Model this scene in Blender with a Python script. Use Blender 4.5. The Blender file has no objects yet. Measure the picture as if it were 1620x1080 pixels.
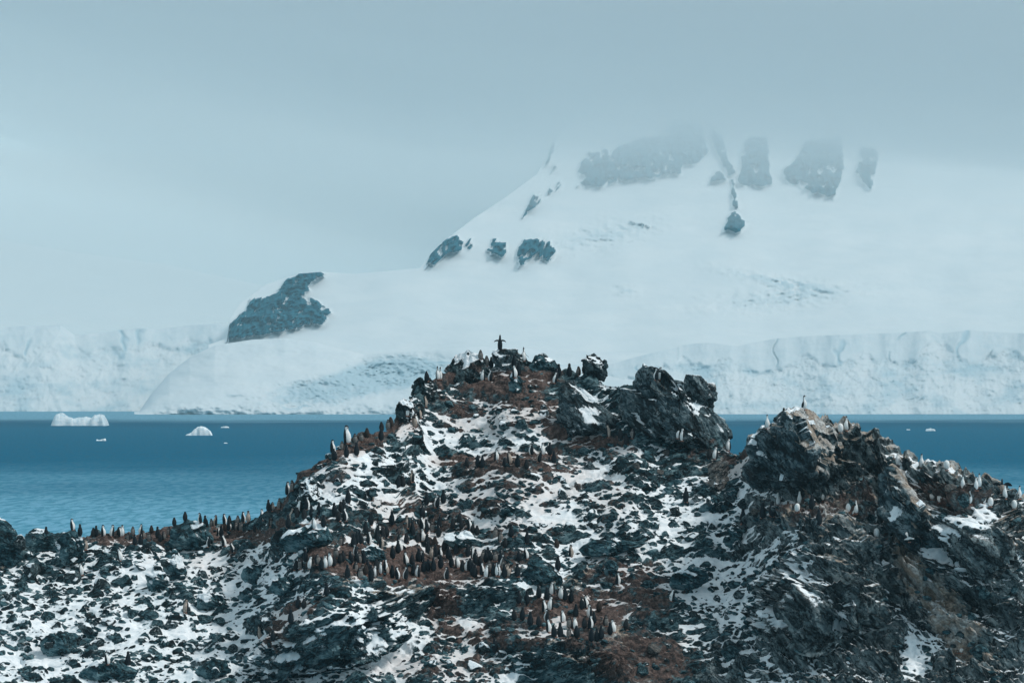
import bpy, math, random
import numpy as np
from mathutils import Vector, Matrix

# ------------------------------------------------------------------ camera
FP, CAMH, HOR = 7706.0, 20.0, 617.0        # focal length in photo pixels, eye height (m), horizon row
sc = bpy.context.scene
col = sc.collection
cam_data = bpy.data.cameras.new('camera')
cam_data.sensor_width = 36.0
cam_data.lens = 36.0 * FP / 1620.0
cam_data.shift_y = (HOR - 540.0) / 1620.0
cam_data.clip_start = 1.0
cam_data.clip_end = 60000.0
cam = bpy.data.objects.new('camera', cam_data)
cam.location = (0, 0, CAMH)
cam.rotation_euler = (math.radians(90), 0, 0)
col.objects.link(cam)
sc.camera = cam

# ------------------------------------------------------------------ light
SUN_EL, SUN_AZ = math.radians(52), math.radians(100)   # azimuth from +Y (view direction), negative = left
world = bpy.data.worlds.new('World')
sc.world = world
world.use_nodes = True
wn, wl = world.node_tree.nodes, world.node_tree.links
wn.clear()
w_out = wn.new('ShaderNodeOutputWorld')
w_bg = wn.new('ShaderNodeBackground')
w_sky = wn.new('ShaderNodeTexSky')
w_sky.sky_type = 'NISHITA'
w_sky.sun_disc = False
w_sky.sun_elevation = SUN_EL
w_sky.sun_rotation = SUN_AZ
w_sky.air_density = 1.0
w_sky.dust_density = 2.0
w_sky.ozone_density = 1.0
# an overcast deck: the clear sky is mixed with an even pale cloud colour
w_mix = wn.new('ShaderNodeMix')
w_mix.data_type = 'RGBA'
w_mix.inputs['Factor'].default_value = 0.80
w_mix.inputs['B'].default_value = (5.1, 6.25, 6.65, 1)
w_bg.inputs['Strength'].default_value = 0.055
wl.new(w_sky.outputs[0], w_mix.inputs['A'])
# the deck is thinner, and brighter, low in the sky ahead and to the left
w_tc = wn.new('ShaderNodeTexCoord'); w_dot = wn.new('ShaderNodeVectorMath'); w_dot.operation = 'DOT_PRODUCT'
w_dir = Vector((math.sin(math.radians(-10)), math.cos(math.radians(-10)), 0.02)).normalized()
w_dot.inputs[1].default_value = w_dir
wl.new(w_tc.outputs['Generated'], w_dot.inputs[0])
w_rng = wn.new('ShaderNodeMapRange'); w_rng.interpolation_type = 'SMOOTHSTEP'
for k_, v_ in zip(('From Min', 'From Max', 'To Min', 'To Max'), (0.72, 1.0, 1.0, 2.75)): w_rng.inputs[k_].default_value = v_
wl.new(w_dot.outputs['Value'], w_rng.inputs['Value'])
w_mul = wn.new('ShaderNodeVectorMath'); w_mul.operation = 'SCALE'
wl.new(w_mix.outputs['Result'], w_mul.inputs[0]); wl.new(w_rng.outputs['Result'], w_mul.inputs['Scale'])
wl.new(w_mul.outputs[0], w_bg.inputs['Color'])
wl.new(w_bg.outputs[0], w_out.inputs['Surface'])

sun_data = bpy.data.lights.new('sun', 'SUN')
sun_data.energy = 1.5
sun_data.angle = math.radians(11)
sun_data.color = (1.0, 0.97, 0.93)
sun = bpy.data.objects.new('sun', sun_data)
sd = Vector((math.sin(SUN_AZ) * math.cos(SUN_EL), math.cos(SUN_AZ) * math.cos(SUN_EL), math.sin(SUN_EL)))
sun.rotation_euler = (-sd).to_track_quat('-Z', 'Y').to_euler()
sun.location = (60, 100, 120)
col.objects.link(sun)

sc.view_settings.view_transform = 'Standard'
sc.view_settings.look = 'None'
sc.view_settings.exposure = 0.72
sc.view_settings.gamma = 1.0
sc.render.engine = 'CYCLES'
sc.cycles.use_denoising = True
sc.cycles.max_bounces = 8
sc.cycles.diffuse_bounces = 2
sc.cycles.glossy_bounces = 2
sc.cycles.volume_bounces = 3
sc.cycles.transparent_max_bounces = 8
sc.cycles.use_fast_gi = False
sc.cycles.sample_clamp_indirect = 4.0

# ------------------------------------------------------------------ helpers
random.seed(7)
RNG = np.random.default_rng(7)

def P(px, py, Y):
    return Vector(((px - 810.0) / FP * Y, Y, CAMH + (HOR - py) / FP * Y))

def hsh(ix, iy, seed):
    h = (ix.astype(np.int64) * 374761393 + iy.astype(np.int64) * 668265263 + seed * 1442695041) & 0xFFFFFFFF
    h = ((h ^ (h >> 13)) * 1274126177) & 0xFFFFFFFF
    h = ((h ^ (h >> 16)) * 2246822519) & 0xFFFFFFFF
    h = h ^ (h >> 15)
    return (h & 0xFFFFFF).astype(np.float32) / np.float32(0xFFFFFF)

def vnoise(x, y, seed=0):
    """gradient noise, about -1..1"""
    x = np.asarray(x, np.float32); y = np.asarray(y, np.float32)
    ix = np.floor(x); iy = np.floor(y)
    fx = x - ix; fy = y - iy
    ux = fx * fx * fx * (fx * (fx * 6 - 15) + 10); uy = fy * fy * fy * (fy * (fy * 6 - 15) + 10)
    def g(dx, dy):
        a = hsh(ix + dx, iy + dy, seed) * (2 * np.pi)
        return np.cos(a) * (fx - dx) + np.sin(a) * (fy - dy)
    a, b, c, d = g(0, 0), g(1, 0), g(0, 1), g(1, 1)
    return (1.5 * ((a + (b - a) * ux) + ((c + (d - c) * ux) - (a + (b - a) * ux)) * uy)).astype(np.float32)

def fbm(x, y, oct=4, seed=0, gain=0.5, ridged=False):
    o = 0.0; a = 1.0; t = 0.0
    for k in range(oct):
        n = vnoise(x * (2.03 ** k), y * (2.03 ** k), seed + 17 * k)
        if ridged:
            n = 1 - 2 * np.abs(n)
        o = o + a * n; t += a; a *= gain
    return o / t

def noise3(p, seed=0):
    """gradient noise on an (n,3) array, about -1..1"""
    i = np.floor(p).astype(np.int64); f = p - i
    u = f * f * f * (f * (f * 6 - 15) + 10)
    out = np.zeros(len(p))
    for dx in (0, 1):
        for dy in (0, 1):
            for dz in (0, 1):
                a = hsh(i[:, 0] + dx + 57 * (i[:, 2] + dz), i[:, 1] + dy + 131 * (i[:, 2] + dz), seed)
                b = hsh(i[:, 0] + dx - 91 * (i[:, 2] + dz), i[:, 1] + dy + 17 * (i[:, 2] + dz), seed + 5)
                z = 2 * a - 1; r = np.sqrt(np.maximum(0, 1 - z * z)); th = 2 * np.pi * b
                g = (r * np.cos(th) * (f[:, 0] - dx) + r * np.sin(th) * (f[:, 1] - dy) + z * (f[:, 2] - dz))
                w = (u[:, 0] if dx else 1 - u[:, 0]) * (u[:, 1] if dy else 1 - u[:, 1]) * (u[:, 2] if dz else 1 - u[:, 2])
                out += w * g
    return out * 1.6

def fbm3(p, oct=4, seed=0, gain=0.5, ridged=False):
    o = 0; a = 1.0; t = 0
    for k in range(oct):
        n = noise3(p * 2.03 ** k, seed + 31 * k)
        if ridged: n = 1 - 2 * np.abs(n)
        o = o + a * n; t += a; a *= gain
    return o / t

def stones(x, y, cell, seed, aspect=1.7, k=5, keep=1.0, shear=0.0):
    """upper envelope of angular stones lying in jittered cells; height in metres"""
    u = (x + shear * y) / (cell * aspect); v = y / cell
    iu = np.floor(u); iv = np.floor(v)
    best = np.zeros_like(u, dtype=np.float32) - 0.2
    for di in (-1, 0, 1):
        for dj in (-1, 0, 1):
            cu = iu + di; cv = iv + dj
            h = lambda n: hsh(cu, cv, seed * 101 + n)
            dx = u - (cu + 0.15 + 0.7 * h(1)); dy = v - (cv + 0.15 + 0.7 * h(2))
            size = 0.28 + 0.42 * h(3)
            top = size * (0.35 + 0.55 * h(4)) + (h(5) - 0.5) * 0.9 * dx + (h(6) - 0.5) * 0.9 * dy
            a0 = h(7) * 6.283
            z = top
            for q in range(k):
                a = a0 + q * 6.283 / k + (h(10 + q) - 0.5) * 0.9
                z = np.minimum(z, (size - np.cos(a) * dx - np.sin(a) * dy) * (1.2 + 2.2 * h(20 + q)) - 0.25)
            if keep < 1:
                z = np.where(h(9) < keep, z, -1)
            best = np.maximum(best, z)
    return (best * cell).astype(np.float32)

def blur(a, sx, sy):
    n, m = a.shape
    p = np.pad(a, ((n // 4, n // 4), (m // 4, m // 4)), mode='edge')
    fx = np.fft.fftfreq(p.shape[0])[:, None]; fy = np.fft.rfftfreq(p.shape[1])[None, :]
    g = np.exp(-2 * (np.pi ** 2) * ((fx * sx) ** 2 + (fy * sy) ** 2))
    r = np.fft.irfft2(np.fft.rfft2(p) * g, s=p.shape)
    return r[n // 4:n // 4 + n, m // 4:m // 4 + m].astype(np.float32)

def blob(px, py, cx, cy, rx, ry, rot=0.0, p=2.0):
    c, s = math.cos(math.radians(rot)), math.sin(math.radians(rot))
    dx = px - cx; dy = py - cy
    a = (dx * c + dy * s) / rx; b = (-dx * s + dy * c) / ry
    return np.exp(-(np.sqrt(a * a + b * b)) ** p)

def inpoly(px, py, poly):
    r = np.zeros(px.shape, bool)
    n = len(poly)
    for i in range(n):
        x0, y0 = poly[i]; x1, y1 = poly[(i + 1) % n]
        if y0 == y1: continue
        c = ((y0 > py) != (y1 > py)) & (px < (x1 - x0) * (py - y0) / (y1 - y0) + x0)
        r ^= c
    return r

def sstep(a, b, x):
    t = np.clip((x - a) / (b - a), 0, 1)
    return t * t * (3 - 2 * t)

def grid_mesh(name, V, cover=None, flip=False):
    n, m = V.shape[:2]
    me = bpy.data.meshes.new(name)
    me.vertices.add(n * m)
    me.vertices.foreach_set('co', V.reshape(-1).astype(np.float32))
    i = np.arange(n * m).reshape(n, m)
    q = np.stack([i[:-1, :-1], i[1:, :-1], i[1:, 1:], i[:-1, 1:]], -1).reshape(-1, 4)
    if flip: q = q[:, ::-1]
    nf = len(q)
    me.loops.add(nf * 4); me.polygons.add(nf)
    me.loops.foreach_set('vertex_index', q.reshape(-1).astype(np.int32))
    me.polygons.foreach_set('loop_start', np.arange(0, nf * 4, 4, dtype=np.int32))
    me.polygons.foreach_set('loop_total', np.full(nf, 4, np.int32))
    me.polygons.foreach_set('use_smooth', np.ones(nf, bool))
    me.update(calc_edges=True)
    if cover is not None: set_cover(me, cover.reshape(-1, 3))
    return me

def set_cover(me, c3):
    at = me.attributes.new('cover', 'FLOAT_COLOR', 'POINT')
    c = np.ones((len(me.vertices), 4), np.float32); c[:, :3] = c3
    at.data.foreach_set('color', c.reshape(-1))

def tri_mesh(name, V, T, smooth=False):
    me = bpy.data.meshes.new(name)
    V = np.asarray(V, np.float32); T = np.asarray(T, np.int32)
    me.vertices.add(len(V)); me.vertices.foreach_set('co', V.reshape(-1))
    me.loops.add(len(T) * 3); me.polygons.add(len(T))
    me.loops.foreach_set('vertex_index', T.reshape(-1))
    me.polygons.foreach_set('loop_start', np.arange(0, len(T) * 3, 3, dtype=np.int32))
    me.polygons.foreach_set('loop_total', np.full(len(T), 3, np.int32))
    me.polygons.foreach_set('use_smooth', np.full(len(T), smooth, bool))
    me.update(calc_edges=True)
    return me

def link(name, me, mats=(), parent=None, loc=(0, 0, 0)):
    o = bpy.data.objects.new(name, me)
    o.location = loc
    if me is not None and not me.materials:
        for m in (mats if isinstance(mats, (list, tuple)) else [mats]): me.materials.append(m)
    col.objects.link(o)
    if parent is not None: o.parent = parent
    return o

def tag(o, label=None, cat=None, group=None, kind=None):
    if label: o['label'] = label
    if cat: o['category'] = cat
    if group: o['group'] = group
    if kind: o['kind'] = kind
    return o

def icosphere(sub):
    import bmesh
    bm = bmesh.new(); bmesh.ops.create_icosphere(bm, subdivisions=sub, radius=1.0)
    V = np.array([v.co[:] for v in bm.verts]); T = np.array([[v.index for v in f.verts] for f in bm.faces])
    bm.free(); return V, T
ICO = {k: icosphere(k) for k in (2, 3, 4, 5, 6)}

def vnormals(V, T):
    n = np.cross(V[T[:, 1]] - V[T[:, 0]], V[T[:, 2]] - V[T[:, 0]])
    N = np.zeros_like(V)
    for k in range(3): np.add.at(N, T[:, k], n)
    return N / (np.linalg.norm(N, axis=1, keepdims=True) + 1e-9)

def blocky3(p, cell, seed):
    """fractured-block relief: each Voronoi block has its own offset and tilt; about -1..1"""
    q = p / cell; i = np.floor(q).astype(np.int64)
    best = np.full(len(q), 9e9, np.float32); out = np.zeros(len(q), np.float32)
    for dx in (-1, 0, 1):
        for dy in (-1, 0, 1):
            for dz in (-1, 0, 1):
                cx, cy, cz = i[:, 0] + dx, i[:, 1] + dy, i[:, 2] + dz
                a, b = cx + 57 * cz, cy + 131 * cz
                fx = q[:, 0] - cx - hsh(a, b, seed); fy = q[:, 1] - cy - hsh(a, b, seed + 1); fz = q[:, 2] - cz - hsh(a, b, seed + 2)
                d = fx * fx + fy * fy + fz * fz
                m = d < best
                val = (hsh(a, b, seed + 3) - 0.5) * 1.3 + (hsh(a, b, seed + 4) - 0.5) * 2.0 * fx + (hsh(a, b, seed + 5) - 0.5) * 2.0 * fz + (hsh(a, b, seed + 6) - 0.5) * fy
                out = np.where(m, val, out); best = np.where(m, d, best)
    return out

# ------------------------------------------------------------------ materials
class NT:
    """small node-graph helper"""
    def __init__(s, name):
        s.m = bpy.data.materials.new(name); s.m.use_nodes = True
        s.n = s.m.node_tree.nodes; s.l = s.m.node_tree.links
        s.n.clear()
        s.out = s.n.new('ShaderNodeOutputMaterial')
    def node(s, t, **kw):
        n = s.n.new(t)
        for k, v in kw.items():
            if hasattr(n, k) and k not in ('Scale',): setattr(n, k, v)
        return n
    def put(s, sock, v):
        if hasattr(v, 'is_output') or isinstance(v, bpy.types.NodeSocket): s.l.new(v, sock)
        elif isinstance(v, (tuple, list)) and len(v) == 3 and sock.type == 'RGBA': sock.default_value = (*v, 1)
        else: sock.default_value = v
    def math(s, op, a, b=0.0, clamp=False):
        n = s.n.new('ShaderNodeMath'); n.operation = op; n.use_clamp = clamp
        s.put(n.inputs[0], a); s.put(n.inputs[1], b); return n.outputs[0]
    def mix(s, f, a, b, mode='MIX'):
        n = s.n.new('ShaderNodeMix'); n.data_type = 'RGBA'; n.blend_type = mode
        s.put(n.inputs['Factor'], f); s.put(n.inputs['A'], a); s.put(n.inputs['B'], b); return n.outputs['Result']
    def coord(s, scale=(1, 1, 1), rot=(0, 0, 0), kind='Object', texture=False):
        t = s.n.new('ShaderNodeTexCoord'); m = s.n.new('ShaderNodeMapping')
        if texture: m.vector_type = 'TEXTURE'          # rotate first, then stretch along the bedding
        m.inputs['Scale'].default_value = scale; m.inputs['Rotation'].default_value = rot
        s.l.new(t.outputs[kind], m.inputs['Vector']); return m.outputs[0]
    def noise(s, vec, scale, detail=4, rough=0.55, dist=0.0):
        n = s.n.new('ShaderNodeTexNoise'); s.l.new(vec, n.inputs['Vector'])
        n.inputs['Scale'].default_value = scale; n.inputs['Detail'].default_value = detail
        n.inputs['Roughness'].default_value = rough; n.inputs['Distortion'].default_value = dist
        return n.outputs['Fac']
    def voro(s, vec, scale, feature='F1'):
        n = s.n.new('ShaderNodeTexVoronoi'); n.feature = feature; s.l.new(vec, n.inputs['Vector'])
        n.inputs['Scale'].default_value = scale; return n
    def ramp(s, f, stops):
        n = s.n.new('ShaderNodeValToRGB'); e = n.color_ramp.elements
        while len(e) < len(stops): e.new(0.5)
        for k, (p, c) in enumerate(stops):
            e[k].position = p; e[k].color = (*c, 1) if len(c) == 3 else c
        s.put(n.inputs['Fac'], f); return n.outputs['Color']
    def rng(s, f, a, b, c=0.0, d=1.0, smooth=True):
        n = s.n.new('ShaderNodeMapRange'); n.interpolation_type = 'SMOOTHSTEP' if smooth else 'LINEAR'
        s.put(n.inputs['Value'], f)
        for k, v in zip(('From Min', 'From Max', 'To Min', 'To Max'), (a, b, c, d)): s.put(n.inputs[k], v)
        return n.outputs['Result']
    def bump(s, h, strength, dist):
        n = s.n.new('ShaderNodeBump'); n.inputs['Strength'].default_value = strength
        n.inputs['Distance'].default_value = dist; s.l.new(h, n.inputs['Height']); return n.outputs['Normal']
    def principled(s, color, rough=0.9, normal=None, spec=0.3, **kw):
        b = s.n.new('ShaderNodeBsdfPrincipled')
        s.put(b.inputs['Base Color'], color); s.put(b.inputs['Roughness'], rough)
        s.put(b.inputs['Specular IOR Level'], spec)
        if normal is not None: s.l.new(normal, b.inputs['Normal'])
        for k, v in kw.items(): s.put(b.inputs[k], v)
        s.l.new(b.outputs[0], s.out.inputs['Surface']); return b
    def cover(s):
        a = s.n.new('ShaderNodeAttribute'); a.attribute_name = 'cover'
        x = s.n.new('ShaderNodeSeparateColor'); s.l.new(a.outputs['Color'], x.inputs[0])
        return x.outputs[0], x.outputs[1], x.outputs[2]

SNOW = (0.86, 0.89, 0.91)

def rock_material(name, dark=(0.003, 0.010, 0.013), mid=(0.018, 0.060, 0.075), light=(0.150, 0.240, 0.260),
                  dip=35.0, stretch=5.0, cover=True, tone=1.0):
    t = NT(name)
    dark, mid, light = [tuple(c * tone for c in k) for k in (dark, mid, light)]
    o = t.coord()
    st = t.coord((1.0, 1.0, 1.0 / stretch), (0, math.radians(dip), 0), texture=True)
    n1 = t.noise(o, 0.9, 5, 0.6)
    n2 = t.noise(o, 7.0, 4, 0.65)
    n3 = t.noise(st, 1.1, 5, 0.6, 0.4)
    f = t.math('ADD', t.math('MULTIPLY', n1, 0.40), t.math('ADD', t.math('MULTIPLY', n2, 0.30), t.math('MULTIPLY', n3, 0.50)))
    # light and dark facets put into the colour: a random tone per fractured block
    wv = t.n.new('ShaderNodeVectorMath'); wv.operation = 'ADD'
    nz = t.n.new('ShaderNodeTexNoise'); nz.inputs['Scale'].default_value = 2.0; t.l.new(st, nz.inputs['Vector'])
    sv = t.n.new('ShaderNodeVectorMath'); sv.operation = 'SCALE'; sv.inputs['Scale'].default_value = 0.5
    t.l.new(nz.outputs['Color'], sv.inputs[0]); t.l.new(st, wv.inputs[0]); t.l.new(sv.outputs[0], wv.inputs[1])
    b1 = t.n.new('ShaderNodeSeparateColor'); t.l.new(t.voro(wv.outputs[0], 1.3).outputs['Color'], b1.inputs[0])
    b2 = t.n.new('ShaderNodeSeparateColor'); t.l.new(t.voro(wv.outputs[0], 3.6).outputs['Color'], b2.inputs[0])
    f = t.math('ADD', f, t.math('ADD', t.math('MULTIPLY', t.math('SUBTRACT', b1.outputs[0], 0.5), 0.14), t.math('MULTIPLY', t.math('SUBTRACT', b2.outputs[0], 0.5), 0.17)))
    rock = t.ramp(f, [(0.48, dark), (0.61, mid), (0.78, light)])
    # dark cracks and pale weathered flecks along the bedding
    ck = t.rng(t.math('ABSOLUTE', t.math('SUBTRACT', t.noise(st, 0.9, 5, 0.62, 0.8), 0.5)), 0.004, 0.030)
    rock = t.mix(ck, tuple(c * 0.35 for c in dark), rock)
    fl = t.rng(t.math('ADD', t.noise(st, 2.4, 5, 0.68), t.math('MULTIPLY', n1, 0.25)), 0.68, 0.80)
    rock = t.mix(t.math('MULTIPLY', fl, 0.50), rock, (0.24, 0.33, 0.35))
    rough = 0.85
    if cover:
        s, g, p = t.cover()
        # pale guano streaks along the strata
        pf = t.rng(t.math('ADD', t.math('MULTIPLY', p, 0.72), t.math('MULTIPLY', t.noise(st, 2.0, 8, 0.72, 0.3), 1.25)), 0.92, 1.18)
        pc = t.mix(t.rng(t.noise(st, 1.3, 3), 0.4, 0.62), (0.42, 0.34, 0.27), (0.62, 0.62, 0.60))
        pc = t.mix(t.rng(n2, 0.40, 0.62), t.mix(0.6, pc, (0.10, 0.09, 0.085)), pc)
        rock = t.mix(pf, rock, pc)
        # red-brown guano soil
        gf = t.rng(t.math('ADD', g, t.math('MULTIPLY', t.math('SUBTRACT', t.noise(o, 2.4, 5, 0.65), 0.5), 1.3)), 0.30, 0.58)
        gc = t.ramp(t.noise(o, 5.0, 7, 0.78), [(0.34, (0.018, 0.014, 0.013)), (0.49, (0.080, 0.053, 0.046)), (0.60, (0.175, 0.122, 0.105)), (0.72, (0.42, 0.36, 0.32))])
        rock = t.mix(gf, rock, gc)
        # snow
        sf = t.rng(t.math('ADD', s, t.math('MULTIPLY', t.math('SUBTRACT', t.noise(o, 11.0, 5, 0.75), 0.5), 0.95)), 0.43, 0.57)
        stain = t.math('MULTIPLY', t.rng(t.math('ADD', g, t.math('MULTIPLY', t.math('SUBTRACT', t.noise(o, 1.6, 4), 0.5), 0.8)), 0.05, 0.7), 0.5)
        sn0 = t.mix(t.rng(t.noise(o, 3.0, 5, 0.7), 0.35, 0.62), (0.66, 0.73, 0.77), SNOW)
        sn = t.mix(stain, sn0, (0.52, 0.40, 0.35))
        colr = t.mix(sf, rock, sn)
        rough = t.rng(sf, 0, 1, 0.82, 0.6)
    else:
        colr = rock
    h = t.math('ADD', t.math('MULTIPLY', n2, 0.5), t.math('ADD', t.noise(o, 18.0, 3, 0.7), t.math('MULTIPLY', n3, 1.2)))
    if cover: h = t.math('MULTIPLY', h, t.rng(sf, 0, 1, 1.0, 0.10))
    t.principled(colr, rough, t.bump(h, 0.9, 0.07), 0.25)
    return t.m
# ------------------------------------------------------------------ sea
def sea_material():
    t = NT('sea_water')
    o = t.coord((1.0, 0.12, 1.0))
    big = t.noise(t.coord((1.0, 0.5, 1.0)), 0.008, 3, 0.5)
    w1 = t.noise(o, 0.55, 4, 0.62, 0.5)
    w2 = t.noise(o, 1.6, 3, 0.6, 0.4)
    geo = t.n.new('ShaderNodeNewGeometry'); sep = t.n.new('ShaderNodeSeparateXYZ')
    t.l.new(geo.outputs['Position'], sep.inputs[0])
    y = t.math('ADD', sep.outputs['Y'], t.math('MULTIPLY', t.math('SUBTRACT', big, 0.5), 700.0))
    near = t.rng(y, 560.0, 1500.0, 1.0, 0.0)            # smoother, paler water near the island
    shore = t.rng(y, 2900.0, 3500.0, 0.0, 1.0)          # calm strip under the ice front
    calm = t.math('MAXIMUM', near, shore)
    c = t.mix(near, (0.0, 0.092, 0.170), (0.0, 0.125, 0.190))
    c = t.mix(shore, c, (0.07, 0.17, 0.23))  # ice-front reflection painted in as a paler water colour
    c = t.mix(t.math('MULTIPLY', t.rng(w1, 0.46, 0.62), 0.75), c, (0.0, 0.055, 0.105))  # ripple shading painted into the colour as dark strokes
    h = t.math('ADD', t.math('MULTIPLY', w1, 1.0), t.math('MULTIPLY', w2, 0.35))
    bp = t.n.new('ShaderNodeBump'); bp.inputs['Distance'].default_value = 1.0
    t.l.new(h, bp.inputs['Height']); bp.inputs['Strength'].default_value = 0.7
    df = t.n.new('ShaderNodeBsdfDiffuse'); t.l.new(c, df.inputs['Color']); t.l.new(bp.outputs[0], df.inputs['Normal'])
    gl = t.n.new('ShaderNodeBsdfGlossy'); gl.inputs['Roughness'].default_value = 0.30; t.l.new(bp.outputs[0], gl.inputs['Normal'])
    gl.inputs['Color'].default_value = (0.48, 0.82, 1.0, 1)
    mx = t.n.new('ShaderNodeMixShader')
    rip = t.math('MULTIPLY', t.rng(w1, 0.38, 0.62), t.rng(calm, 0, 1, 0.03, 0.30, False))
    t.l.new(t.math('ADD', t.rng(calm, 0, 1, 0.01, 0.26, False), rip), mx.inputs['Fac'])
    t.l.new(df.outputs[0], mx.inputs[1]); t.l.new(gl.outputs[0], mx.inputs[2]); t.l.new(mx.outputs[0], t.out.inputs['Surface'])
    return t.m

S = 30000.0
sea_me = bpy.data.meshes.new('sea')
sea_me.from_pydata([(-S, -2000, 0), (S, -2000, 0), (S, S, 0), (-S, S, 0)], [], [(0, 1, 2, 3)])
sea = tag(link('sea', sea_me, sea_material()), kind='structure')

# ------------------------------------------------------------------ far land of snow and ice
def far_snow_material(name, rocky=True, ice=(0.55, 0.68, 0.74)):
    t = NT(name)
    o = t.coord()
    s, g, p = t.cover()
    n1 = t.noise(o, 0.02, 5, 0.6); n2 = t.noise(o, 0.08, 4, 0.65)
    c = t.mix(t.rng(n1, 0.35, 0.7), (0.80, 0.84, 0.86), (0.86, 0.88, 0.89))
    icf = t.rng(t.math('ADD', p, t.math('MULTIPLY', t.math('SUBTRACT', n2, 0.5), 0.5)), 0.25, 0.75)
    c = t.mix(icf, c, ice)
    if rocky:
        rf = t.rng(t.math('ADD', s, t.math('MULTIPLY', t.math('SUBTRACT', t.noise(o, 0.10, 5, 0.7), 0.5), 0.8)), 0.40, 0.60)
        rc = t.ramp(t.noise(o, 0.05, 5, 0.7), [(0.3, (0.0, 0.085, 0.13)), (0.7, (0.0, 0.125, 0.18))])
        c = t.mix(rf, c, rc)
    t.principled(c, 0.8, t.bump(t.math('ADD', n1, n2), 0.15, 2.0), 0.2)
    return t.m
M_FAR = far_snow_material('glacier_snow')
M_ICE = far_snow_material('glacier_ice', rocky=False)

def land(name, label_px, top, bottom, Ybot, depth, nx, ny, relief, paint=None, mat=M_FAR, prof=1.0, back=900.0, seed=1, span=None, ext=0):
    """a hillside of snow: columns over label_px, outline 'top' as (px,py) knots, depth metres from foot to crest"""
    px = np.linspace(label_px[0], label_px[1], nx)
    # the coast runs on beyond the frame, coarser, and sinks to the sea far away
    if ext < 0: px = np.concatenate([np.linspace(px[0] - 3200, px[0], 90)[:-1], px])
    if ext > 0: px = np.concatenate([px, np.linspace(px[-1], px[-1] + 3200, 90)[1:]])
    tp = np.interp(px, [a for a, b in top], [b for a, b in top])
    if ext: 
        far = sstep(2200, 3200, np.maximum(label_px[0] - px, px - label_px[1])); tp = tp + (bottom - 0.5 - tp) * far
    v = np.linspace(0, 1, ny)[None, :]
    pyg = bottom + (tp[:, None] - bottom) * v
    pxg = np.repeat(px[:, None], ny, 1)
    Y = Ybot + depth * (v + 0 * pxg if span is None else (bottom - pyg) / span) ** prof
    rel, steep = relief(pxg, pyg, v)
    Y = Y - rel
    X = (pxg - 810) / FP * Y; Z = CAMH + (HOR - pyg) / FP * Y
    Z[:, 0] = np.minimum(Z[:, 0], -1.0)
    V = np.stack([X, Y, Z], -1)
    cov = np.zeros(V.shape); cov[..., 2] = steep
    if paint is not None: cov[..., 0] = paint(pxg, pyg)
    # the far side, falling away behind the crest
    B = []
    for k in range(1, 9):
        b = V[:, -1].copy(); d = back * k / 8
        b[:, 1] += d; b[:, 0] *= (b[:, 1] / (b[:, 1] - d)); b[:, 2] = b[:, 2] * (1 - (k / 8) ** 2) - 3 * (k == 8)
        B.append(b)
    V = np.concatenate([V, np.stack(B, 1)], 1)
    cov = np.concatenate([cov, np.repeat(cov[:, -1:], 8, 1) * 0], 1)
    return tag(link(name, grid_mesh(name, V, cov, flip=True), mat), kind='structure')

ROCKS = [[(360, 536), (362, 512), (388, 492), (395, 472), (420, 470), (440, 462), (450, 445), (472, 433), (500, 428), (514, 433), (490, 447), (488, 465), (505, 478), (520, 488), (522, 495), (508, 512), (470, 518), (420, 528)]]
for _r in ['565,234 600,207 572,190 588,150 605,122 640,130 665,112 690,170 700,217 660,237 600,240', '695,202 680,118 740,92 790,80 850,70 902,98 917,160 902,197 830,210 760,214 715,222', '856,60 880,20 975,30 998,130 960,162 920,167 905,110',
           '1005,40 1045,70 1066,150 1090,190 1064,204 1040,150 1018,110', '1000,220 1025,178 1064,218', '1070,215 1082,215 1096,312 1080,312', '1046,380 1085,310 1116,358 1102,390', '1098,228 1110,130 1130,70 1195,80 1196,180 1212,226 1180,240',
           '1246,215 1252,180 1285,150 1320,90 1440,70 1446,180 1414,272 1370,267 1300,242', '1486,190 1500,110 1560,120 1532,254', '70,502 80,462 130,413 172,402 194,420 187,447 130,467 95,497', '198,432 215,405 228,440 208,446', '272,442 290,412 334,420 328,468 285,462',
           '368,452 395,407 430,413 472,418 494,440 488,477 455,487 440,457 410,477 380,504', '386,350 398,308 430,255 448,290 432,314 404,320', '466,268 474,238 488,252', '496,248 505,228 526,234 522,250', '462,170 486,90 496,100 480,165', '480,190 492,168 504,176 490,192',
           '730,352 760,352 806,368 800,374']:
    ROCKS.append([(640 + float(q.split(',')[0]) / 2.077, 180 + float(q.split(',')[1]) / 2.077) for q in _r.split()])
def paint_rock(px, py):
    jx = px + 7 * fbm(px / 14, py / 14, 5, 11, 0.7); jy = py + 8 * fbm(px / 14, py / 14, 5, 12, 0.7)
    m = np.zeros(px.shape)
    for r in ROCKS: m = np.maximum(m, inpoly(jx, jy, r).astype(float))
    gul = np.abs(fbm((px + 0.35 * py) / 16, (py - 0.2 * px) / 60, 3, 24))            # snow-filled gullies
    holes = fbm(px / 16, py / 20, 4, 21)
    m = m * (1 - 0.95 * (holes > 0.34)) * (1 - 0.9 * (fbm(px / 5, py / 7, 3, 23) > 0.50)) * (1 - 0.8 * (gul < 0.035))
    return blur(m, 0.7, 0.7)

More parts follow.
